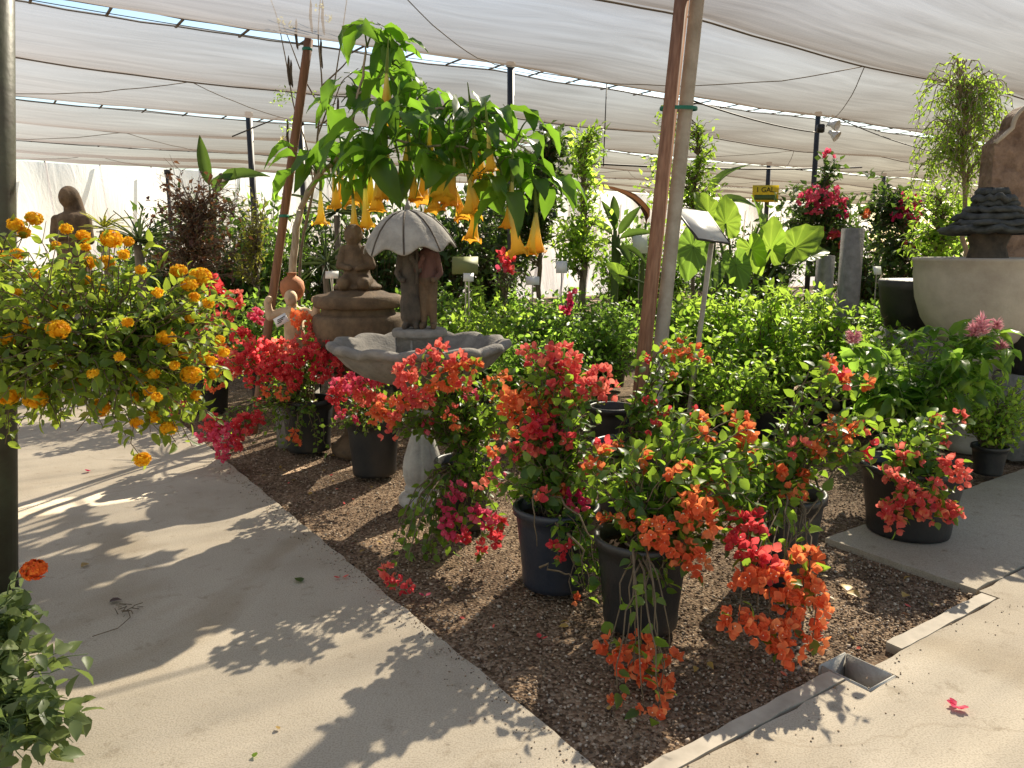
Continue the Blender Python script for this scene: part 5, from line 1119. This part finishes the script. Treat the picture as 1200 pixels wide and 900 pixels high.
# potted cape plume plant
for (px, Y, H_, fls, lab) in ((1085, 5.0, .98, [(1000, 400, 12), (970, 423, 9), (1150, 387, 14), (1140, 392, 12), (1172, 412, 12), (1168, 383, 9)], 'broad leaved shrub with shaggy pink plumes in front of the pale fountain bowl'),):
    c = W(px, 300, Y); t = thing('plume_plant', (c[0], c[1], -.02), lab, 'plume plant'); off = np.array(t.location); make_pot(t, (c[0], c[1], 0), .17, .30)
    st = MB(); lf = MB(); src = np.array([c[0], c[1], .25])
    tg = [W(x, y + 8, Y - .12) for (x, y, r) in fls] + [P for P in ell(30, W(1085, 430, Y), [SZ(105, Y), .36, SZ(55, Y)], .4)] + [P for P in ell(8, W(1040, 470, Y), [SZ(50, Y), .25, SZ(25, Y)], .4)]
    for P in tg:
        S = stem_to(src + RNG.normal(size=3) * .03, P, .2, w=.01); st.tube(S, np.linspace(.008, .003, len(S)), 5); leaves_on(lf, S, .045, .15, .42, T_LONG, .4, out=.9, up=1.0, jit=.25)
        m = 5; put(lf, T_LONG, np.repeat(P[None], m, 0), RNG.normal(size=(m, 3)) * np.array([1, 1, .25]), np.array([0, 0, 1.]) + RNG.normal(size=(m, 3)) * .2, RNG.uniform(.10, .17, m), RNG.uniform(.05, .07, m))
    for (x, y, r) in fls:
        P = W(x, y + 4, Y - .12); n = 70; mb = MB(); zz = RNG.uniform(0, 1, n); R_ = SZ(r, Y); v = unit(RNG.normal(size=(n, 3)) * np.array([1, 1, .3]) + np.array([0, 0, .6]))
        put(mb, T_MID, P + np.stack([np.zeros(n), np.zeros(n), zz * R_ * 1.1], 1), v, RNG.normal(size=(n, 3)), R_ * .9, R_ * .16); mb.build('blossom', M['fl_plume'], t, off=off)
    st.build('stem', M['greenstem'], t, off=off); lf.build('foliage', M['leaf_mid'], t, smooth=True, off=off)

# ================================================================== ELEPHANT EAR
def ear_leaf(mb, P, D, Nn, L_, Wd):
    D = unit(D); S = unit(np.cross(Nn, D)); Z = np.cross(D, S); nr, ns = 10, 60
    V = []
    for i in range(nr + 1):
        q = i / nr
        for j in range(ns):
            a = 2 * PI * j / ns
            ca = math.cos(a); q2 = abs(a - PI) / PI if a <= 2 * PI else 0      # 0 at the back notch, 1 at the tip
            rr = np.interp(q2, [0, .06, .14, .25, .40, .60, .80, .92, 1.0], [.16, .40, .56, .60, .55, .56, .68, .84, 1.0]) * (1 + .02 * math.sin(15 * a))
            x = rr * math.cos(a) * q; y = rr * math.sin(a) * q
            z = .34 * abs(y) - .20 * x * abs(x) + .016 * math.cos(a * 12) * q + (.03 * math.sin(a * 9 + L_ * 40) if q > .85 else 0) - .10 * (y * 1.2) ** 2
            V.append(P + D * (x * L_) + S * (y * Wd) + Z * (z * L_))
    F = [(i * ns + j, (i + 1) * ns + j, (i + 1) * ns + (j + 1) % ns, i * ns + (j + 1) % ns) for i in range(nr) for j in range(ns)]
    b_ = RNG.uniform(.0, .45)
    rn = [b_ + (.55 if (j % 5 == 0 and i > 0) or j in (14, 15) else 0.0) for i in range(nr) for j in range(ns)]
    mb.add(np.array(V), F, np.array(rn))
c = W(868, 300, 8.0); t = thing('elephant_ear', (c[0], c[1], -.02), 'elephant ear plant with huge ribbed glowing green leaves behind the blank sign', 'elephant ear'); off = np.array(t.location)
EL = [(812, 290, 7.7, (-.2, -.2, -1), (0, -1, .2), .50, 'leaf_mid'), (725, 322, 7.5, (-.4, -.3, .4), (.1, -1, .5), .27, 'leaf_ear'), (850, 262, 8.0, (.1, .2, 1), (.2, -1, .3), .46, 'leaf_ear'), (880, 292, 7.9, (.3, -.2, -.8), (-.3, -1, .2), .42, 'leaf_ear'), (862, 310, 7.7, (.2, -.3, -.7), (0, -1, .4), .42, 'leaf_mid'),  # first leaf hangs in shade: that shade is put into its darker green
      (903, 292, 7.9, (.05, .1, 1), (-.6, -1, .1), .50, 'leaf_ear'), (932, 290, 7.9, (1, .1, .8), (-.3, -1, .5), .55, 'leaf_ear'), (890, 262, 8.1, (-.1, .2, 1), (.9, -.5, .1), .46, 'leaf_mid'), (830, 250, 8.2, (-.4, .3, .9), (.2, -1, .2), .42, 'leaf_ear'), (835, 318, 7.7, (-.3, -.3, -.8), (.2, -1, .3), .36, 'leaf_dark'), (950, 300, 8.3, (.8, .3, .3), (0, -.6, 1), .40, 'leaf_ear')]
sm = MB()
for (x, y, Y, D, Nn, L_, mt) in EL:
    P = W(x, y, Y); mb = MB(); ear_leaf(mb, P, np.array(D, float), np.array(Nn, float), L_ * .68, L_ * .58); mb.build('leaf', M[mt], t, smooth=True, off=off)
    S = bez((c[0] + RNG.normal() * .05, c[1], 0), (c[0] + (P[0] - c[0]) * .2, c[1], P[2] * .8), P, 10); m_ = MB(); m_.tube(S, np.linspace(.022, .010, 10), 7); m_.build('stalk', M['greenstem'], t, off=off)
# ================================================================== BACKGROUND TREES AND SHRUBS
def tree(label, px, Y, trunk_px, crown, leafmat, L_, ratio, nst, spacing, T=T_MID, cat='tree', name='tree', bark='bark', r0=.04, flowers=None, drop=0.0, group=None, out=.8, jit=.4, base_z=None, keep=.9, fcol='fl_pink', tw=.0075):
    """trunk through pixel points; crown: (px, py, depth, rx px, ry px, depth radius)"""
    c = W(px, 300, Y); t = thing(name, (c[0], c[1], -.03), label, cat, group); off = np.array(t.location)
    P = np.array([[c[0], c[1], -.1]] + [W(x, y, Y) for x, y in trunk_px]); P[1:, 2] = np.maximum(P[1:, 2], .1)
    s = np.linspace(0, len(P) - 1, max(6, len(P) * 4)); P = np.stack([np.interp(s, np.arange(len(P)), P[:, q]) for q in range(3)], 1); P = wob(P, .01)
    m_ = MB(); m_.tube(P, np.linspace(r0, r0 * .4, len(P)), 8); m_.build('trunk', M[bark], t, off=off)
    st = MB(); lf = MB(); wts = np.array([f[3] * f[4] for f in crown], float); wts /= wts.sum()
    for k in range(nst):
        f = crown[RNG.choice(len(crown), p=wts)]; cc = W(f[0], f[1], f[2]); Q = ell(1, cc, [SZ(f[3], f[2]), f[5], SZ(f[4], f[2])], .4)[0]; Q[2] = max(.05, Q[2])
        d = np.linalg.norm(P - (Q - np.array([0, 0, .2])), axis=1); i = int(np.argmin(d + (P[:, 2] > Q[2]) * .3)); a = P[max(i, 2)]
        if drop: 
            top = a + (Q - a) * np.array([.8, .8, 0]); top[2] = max(a[2], Q[2]) + .18; S = wob(bez(a, top, Q - np.array([0, 0, drop * RNG.uniform(.3, 1)]), 11), .01)
        else: S = stem_to(a, Q, .2, w=.015)
        st.tube(S, np.linspace(tw, .0015, len(S)), 4, cap=False); leaves_on(lf, S, spacing, L_, ratio, T, .3, out=out, jit=jit, droop=.3 if drop else .0, keep=keep)
    st.build('branches', M[bark], t, off=off); lf.build('foliage', M[leafmat], t, smooth=True, off=off)
    for (x, y, r, colr) in (flowers or []):
        Q = W(x, y, Y - .35); mb = MB(); cluster_mesh(mb, Q, SZ(r, Y), .06, (1, 1, 1), 4.0); mb.build('blossom', [M['fl_' + colr], M['fl_cream']], t, off=off)
    return t
tree('dense dark green tree behind the hanging trumpet flowers', 632, 10.3, [(632, 300), (640, 200)], [(640, 215, 10.3, 38, 70, .6), (610, 235, 10.3, 35, 65, .6), (575, 270, 10.4, 40, 50, .6), (655, 165, 10.3, 28, 22, .4)], 'leaf_dark', .13, .5, 330, .06)
tree('slim fresh green tree with a bare lower trunk, beside the leaning stake', 683, 9.0, [(682, 330), (684, 240), (682, 180)], [(685, 175, 9.0, 28, 28, .4), (690, 215, 9.0, 26, 30, .35), (680, 270, 8.9, 38, 42, .4), (660, 290, 8.9, 20, 30, .3), (700, 160, 9.0, 14, 14, .2)], 'leaf_lime', .095, .45, 210, .045, r0=.05)
tree('feathery light green sapling rising just behind the leaning stake', 812, 9.6, [(812, 330), (815, 230), (818, 150)], [(822, 170, 9.6, 20, 32, .3), (815, 220, 9.6, 32, 36, .35), (838, 235, 9.6, 20, 22, .25), (775, 150, 9.6, 12, 22, .2), (765, 215, 9.6, 18, 34, .25)], 'leaf_lime', .09, .45, 170, .045, r0=.03)
tree('tall pale green tree with weeping feathery crown over the pale fountain bowl', 1132, 7.25, [(1131, 320), (1131, 235), (1128, 160), (1125, 90)], [(1122, 85, 7.25, 46, 26, .38), (1125, 130, 7.25, 54, 45, .42), (1095, 165, 7.25, 26, 34, .25), (1165, 120, 7.25, 26, 35, .3), (1140, 180, 7.25, 28, 20, .2)], 'leaf_lime', .05, .45, 210, .028, drop=.45, r0=.028, bark='barkpale', keep=.95)
tree('yellowish green shrub in front of the weeping tree trunk', 1100, 8.6, [(1100, 300), (1100, 240)], [(1100, 235, 8.6, 45, 26, .4), (1115, 270, 8.6, 42, 30, .4), (1085, 290, 8.6, 30, 30, .3)], 'leaf_lime', .09, .5, 150, .05, name='shrub', cat='shrub', r0=.025)
tree('dark bougainvillea with deep pink blooms under the floodlights', 965, 10.2, [(965, 320), (965, 230)], [(955, 260, 10.2, 48, 45, .6), (935, 240, 10.2, 28, 28, .4), (985, 245, 10.2, 25, 25, .4), (975, 200, 10.2, 12, 26, .2), (970, 300, 10.1, 45, 30, .5)], 'leaf_dark', .10, .65, 260, .055, name='bougainvillea_shrub', cat='bougainvillea', flowers=[(945, 232, 9, 'pink'), (955, 225, 9, 'pink'), (965, 232, 11, 'pink'), (978, 228, 10, 'pink'), (985, 238, 9, 'pink'), (953, 243, 8, 'pink'), (984, 281, 9, 'coral'), (972, 180, 5, 'pink'), (986, 250, 5, 'magenta'), (960, 274, 5, 'magenta'), (978, 276, 6, 'pink')])
tree('dark bougainvillea with magenta blooms beside the yellowish shrub', 1060, 10.4, [(1058, 320), (1058, 240)], [(1045, 260, 10.4, 45, 40, .6), (1030, 240, 10.4, 25, 22, .4), (1060, 300, 10.2, 45, 30, .5), (1008, 200, 10.4, 8, 6, .1)], 'leaf_dark', .10, .65, 260, .055, name='bougainvillea_shrub', cat='bougainvillea', flowers=[(1065, 235, 9, 'magenta'), (1070, 245, 9, 'magenta'), (1056, 252, 8, 'magenta'), (1068, 260, 7, 'magenta'), (1014, 248, 5, 'orange'), (1066, 289, 5, 'coral'), (1075, 240, 6, 'pink')])
# bare reddish brown shrub
tree('twiggy reddish brown shrub, half bare, before the white end cloth', 225, 8.3, [(225, 330), (226, 270)], [(205, 265, 8.3, 34, 60, .4), (248, 258, 8.3, 44, 58, .4), (225, 300, 8.3, 66, 40, .4), (196, 215, 8.3, 10, 34, .15), (268, 235, 8.3, 26, 30, .2)], 'leaf_brown', .075, .5, 420, .06, name='shrub', cat='shrub', r0=.03, bark='bark', keep=.55)
tree('yellowish shrub just in front of the leaning wooden stake', 300, 8.6, [(300, 320)], [(300, 255, 8.6, 22, 38, .3), (290, 300, 8.6, 28, 30, .3)], 'leaf_gold', .065, .5, 110, .05, name='shrub', cat='shrub', r0=.02, keep=.75)
# rows of far shrubs, each its own plant
FAR = [(150, 11.3, 60, 1.5, 'leaf_mid', 'far green shrub beyond the yucca'), (205, 10.4, 64, 1.9, 'leaf_dark', 'far dark shrub behind the twiggy brown shrub'), (270, 10.4, 62, 2.0, 'leaf_dark', 'far dark shrub below the banana leaves'), (325, 10.4, 62, 1.95, 'leaf_mid', 'far green shrub behind the wooden stake'), (390, 10.8, 60, 1.95, 'leaf_dark', 'far dark shrub behind the robed stone figure'), (450, 10.6, 60, 2.05, 'leaf_dark', 'far dark shrub behind the stone umbrella'), (520, 11.0, 62, 2.15, 'leaf_dark', 'far dark shrub behind the children of the fountain'),
       (580, 11.6, 62, 2.3, 'leaf_dark', 'far dark shrub at the back of the dense dark tree'), (735, 11.6, 52, 1.8, 'leaf_mid', 'far green shrub beside the shiny dark fronds'), (775, 12.4, 55, 1.7, 'leaf_mid', 'far green shrub under the feathery sapling'), (850, 12.6, 60, 1.6, 'leaf_dark', 'far dark shrub beyond the elephant ear leaves'), (905, 13.6, 55, 1.95, 'leaf_dark', 'far dark shrub at the foot of the yellow sign'), (1010, 12.4, 60, 1.85, 'leaf_dark', 'far dark shrub between the two pink flowered bougainvilleas'), (1120, 12.0, 70, 1.9, 'leaf_mid', 'far green shrub behind the slate tiers'), (1190, 10.6, 60, 1.7, 'leaf_dark', 'far dark shrub beside the arched stone slab'),
       (60, 12.0, 60, 1.2, 'leaf_mid', 'far green shrub below the veiled statue'), (0, 10.5, 60, 1.3, 'leaf_mid', 'far green shrub beyond the dark green post'), (1260, 8.0, 60, 1.5, 'leaf_mid', 'green shrub past the arched stone slab')]
FP_ = {}
for (px, Y, rp, h, lm, lab) in FAR:
    c = W(px, 300, Y); R_ = SZ(rp, Y)
    if lm not in FP_:
        o = shrub_proto(0, lab, lm, .11, 1.7, .62, 170, pot=None, T=T_MID, ratio=.5, name='shrub', cat='shrub', group='far shrubs behind the nursery rows', spacing=.07, zlow=.25); FP_[lm] = o; o.location = (c[0], c[1], -.02)
    else: o = copy_tree(FP_[lm], (c[0], c[1], -.02), RNG.uniform(0, 6), 1, lab)
    o.scale = (R_ / .62, R_ / .62, h * 1.28 / 1.7)

# yuccas / bladed rosettes
def blade(n=5, droop=.3):
    V = []; F = []
    for i in range(n + 1):
        s = i / n; w_ = .5 * (1 - s) ** .6 * (1 if i else .6); z = -droop * s * s
        V += [(s, -w_, z + .02), (s, 0, z - .01), (s, w_, z + .02)]
    for i in range(n):
        a = i * 3; F += [(a, a + 3, a + 4), (a, a + 4, a + 1), (a + 1, a + 4, a + 5), (a + 1, a + 5, a + 2)]
    return np.array(V), np.array(F)
T_BLADE = blade()
def rosette(label, px, py, Y, L_, n, name='yucca', wd=.035, mat='leaf_yucca', stalk=True, lo=-.2):
    c = W(px, py, Y); t = thing(name, (c[0], c[1], -.02), label, name); off = np.array(t.location)
    m_ = MB(); m_.tube(wob([(0, 0, -.05), (.01, 0, c[2] * .5), (0, 0, c[2])], .01), [.05, .045, .04], 9); m_.build('trunk', M['bark'], t)
    v = RNG.normal(size=(n, 3)); v[:, 2] = RNG.uniform(lo, 1.2, n); v = unit(v)
    mb = MB(); put(mb, T_BLADE, np.repeat(c[None], n, 0) + v * .03, v, np.array([0, 0, 1.]) + RNG.normal(size=(n, 3)) * .1, L_ * RNG.uniform(.7, 1.1, n), wd); mb.build('foliage', M[mat], t, off=off)
rosette('spiky yucca head above the lantana, before the white end cloth', 163, 285, 7.6, .34, 60)
rosette('smaller paler yucca beside the veiled statue', 122, 268, 8.2, .22, 34, mat='leaf_gold')
rosette('spiky dark cycad fronds between the wooden stake and the kneeling figure', 383, 310, 7.4, .45, 46, wd=.022, name='cycad', lo=-.5)
rosette('spiky cycad fronds low behind the cream statue', 395, 250, 10.0, .6, 40, wd=.02, name='cycad')
# bananas and bird of paradise
def paddle(mb, P, D, Nn, L_, Wd, droop=.3):
    T = _long(10, droop, .12, .012); put(mb, T, P, D, Nn, L_, Wd)
def banana(label, px, Y, leaves, mat='leaf_dark', name='banana_plant', cat='banana plant'):
    c = W(px, 300, Y); t = thing(name, (c[0], c[1], -.02), label, cat); off = np.array(t.location)
    for (x, y, D, Nn, L_, Wd, dr) in leaves:
        P = W(x, y, Y); mb = MB(); paddle(mb, P, np.array(D, float), np.array(Nn, float), L_, Wd, dr); mb.build('leaf', M[mat], t, smooth=True, off=off)
        S = bez((c[0], c[1], 0), (c[0], c[1], P[2] * .7), P, 9); m_ = MB(); m_.tube(S, np.linspace(.05, .014, 9), 7); m_.build('stalk', M['greenstem'], t, off=off)
banana('banana plant with one upright dark leaf and one broken dark leaf above the twiggy shrub', 248, 11.0, [(246, 218, (-.15, 0, 1), (.2, -1, 0), .70, .17, .05), (255, 215, (1, 0, .45), (-.3, -1, .5), .72, .20, .45), (250, 225, (.5, -.2, .5), (0, -1, .3), .4, .2, .3)])
banana('bird of paradise with arching dark paddle leaves between sapling and yellow sign', 835, 11.0, [(832, 232, (.3, 0, .8), (-.8, -.5, .5), .75, .16, .6), (840, 240, (.7, -.1, .25), (0, -.6, 1), .62, .2, .5), (838, 250, (-.5, 0, .5), (.3, -1, .3), .5, .2, .3)], name='bird_of_paradise', cat='bird of paradise')
banana('plant with one dry brown arching leaf next to the slim green tree', 752, 10.6, [(757, 262, (-.15, 0, 1), (1, -.4, .3), .95, .12, 1.0)], 'leaf_brown', name='bird_of_paradise', cat='bird of paradise')
banana('shiny dark many-fingered plant just before the leaning stake', 720, 9.6, [(718, 275, (-.8, -.2, .5), (0, -1, .8), .45, .12, .3), (722, 270, (-.4, -.3, .9), (0, -1, .5), .42, .11, .3), (725, 275, (.5, -.2, .8), (0, -1, .6), .45, .12, .3), (726, 280, (.8, -.3, .3), (0, -1, .8), .45, .12, .3), (718, 285, (-.7, -.4, .0), (0, -1, .9), .42, .12, .4), (722, 290, (.2, -.6, -.1), (0, -1, 1), .42, .12, .4), (728, 290, (.7, -.5, -.2), (0, -.7, 1), .4, .11, .4), (720, 265, (.0, .2, 1), (0, -1, .2), .42, .12, .2)], name='philodendron', cat='philodendron')
# red salvia spots among the green rows
tree('small shrub with scattered red blooms below the dark tree', 592, 8.2, [(592, 330)], [(592, 320, 8.2, 22, 30, .25)], 'leaf_dark', .06, .5, 40, .05, name='flowering_shrub', cat='shrub', r0=.015, flowers=[(591, 297, 5, 'red'), (597, 306, 4, 'red'), (590, 313, 4, 'pink'), (600, 314, 4, 'red')])
tree('small shrub with two pink blooms in front of the slim green tree', 668, 7.9, [(668, 360)], [(668, 365, 7.9, 22, 25, .25)], 'leaf_mid', .05, .5, 30, .05, name='flowering_shrub', cat='shrub', r0=.015, flowers=[(672, 347, 4, 'pink'), (661, 362, 4, 'pink'), (664, 356, 3, 'magenta')])
# dark pot behind the leaning stake
c = W(716, 480, 5.85); t = thing('nursery_pot', (c[0], c[1], -.02), 'black pot with only soil, standing behind the dark blue pot and the stake', 'pot'); make_pot(t, (c[0], c[1], 0), .16, .40)

# ================================================================== LITTER
def petal(name, x, y, z, label, mat, L_, cat, n=1, T=T_BRACT):
    P = G(x, y, z); mb = MB(); 
    for k in range(n):
        a = RNG.uniform(0, 6); D = np.array([math.cos(a), math.sin(a), .18]); put(mb, T, np.array([0, 0, .006]) + D * .1 * L_ , D, (RNG.normal() * .2, RNG.normal() * .2, 1), L_, L_ * .8)
    o = mb.build(name, M[mat], None); o.location = P; tag(o, label, cat)
petal('fallen_bract', 1122, 829, .002, 'bright pink bract lying alone on the pale concrete beyond the drain box', 'fl_pink', .034, 'petal', 6)
petal('fallen_bract', 400, 678, .002, 'faded red bract on the path near the gravel edge', 'fl_coral', .035, 'petal', 2)
petal('fallen_bract', 107, 552, .002, 'magenta bract on the sunny path under the lantana', 'fl_magenta', .05, 'petal', 2)
petal('fallen_bract', 498, 700, -.01, 'pink bract on the gravel below the trailing sprays', 'fl_pink', .03, 'petal', 2)
petal('fallen_bract', 633, 750, -.01, 'red bract on the gravel between the two front pots', 'fl_red', .03, 'petal', 2)
petal('fallen_leaf', 353, 684, .002, 'dark green leaf on the shaded path', 'leaf_dark', .06, 'leaf', 1, T_HI)
petal('fallen_leaf', 104, 661, .002, 'tan curled leaf on the path near the dark green post', 'leaf_dry', .05, 'leaf', 1, T_HI)
petal('fallen_leaf', 327, 857, .002, 'yellow leaf fragment low on the sunny path', 'leaf_dry', .022, 'leaf', 1, T_HI)
petal('fallen_leaf', 298, 890, .002, 'small olive leaf at the near end of the path', 'leaf_lime', .025, 'leaf', 1, T_HI)
petal('fallen_leaf', 993, 694, -.012, 'dry yellow leaf on the gravel beside the cascade pot', 'leaf_dry', .07, 'leaf', 2, T_HI)
petal('fallen_leaf', 1063, 697, -.012, 'tan leaf on the gravel by the end of the kerb', 'leaf_dry', .05, 'leaf', 1, T_HI)
petal('fallen_leaf', 127, 707, .002, 'dark crumpled leaf on the path beside the dry twig', 'leaf_brown', .05, 'leaf', 2, T_HI)
mb = MB(); nl = 150; qa = RNG.uniform(.05, 2.9, nl); qb = RNG.uniform(.05, 4.2, nl); ok = ~((qa > S0[0] - .05) & (qb < S1[1] + .05)); qa, qb = qa[ok], qb[ok]; nl = len(qa)
Pl = np.array([bed(x, y, -.012) for x, y in zip(qa, qb)]); an = RNG.uniform(0, 6.3, nl); Dl = np.stack([np.cos(an), np.sin(an), RNG.uniform(-.05, .35, nl)], 1); mi_ = RNG.uniform(size=nl)
for kk, (lo, hi, ll) in enumerate(((0, .55, .04), (.55, .8, .028), (.8, 1.01, .028))):
    m_s = (mi_ >= lo) & (mi_ < hi); put(mb, T_HI if kk == 0 else T_BRACT, Pl[m_s], Dl[m_s], np.array([0, 0, 1.]) + RNG.normal(size=(int(m_s.sum()), 3)) * .35, ll * RNG.uniform(.6, 1.3, int(m_s.sum())), ll * .6, None, kk)
tag(mb.build('fallen_leaves', [M['leaf_dry'], M['fl_coral'], M['leaf_brown']], None), kind='stuff')
P0 = G(150, 716, .006); mb = MB()
for k in range(14):
    a = RNG.uniform(0, 6); b = RNG.normal(size=2) * .03; d = np.array([math.cos(a), math.sin(a), .1]) * RNG.uniform(.02, .06); mb.tube([np.array([b[0], b[1], .004]), np.array([b[0], b[1], .012]) + d], .0018, 4)
mb.tube([(0, 0, .005), (.05, -.08, .01), (.04, -.17, .006), (-.03, -.24, .006)], .002, 4)
o = mb.build('dry_twig', M['twig'], None); o.location = P0; tag(o, 'brown dry twig sprig lying on the path in the shade', 'twig')
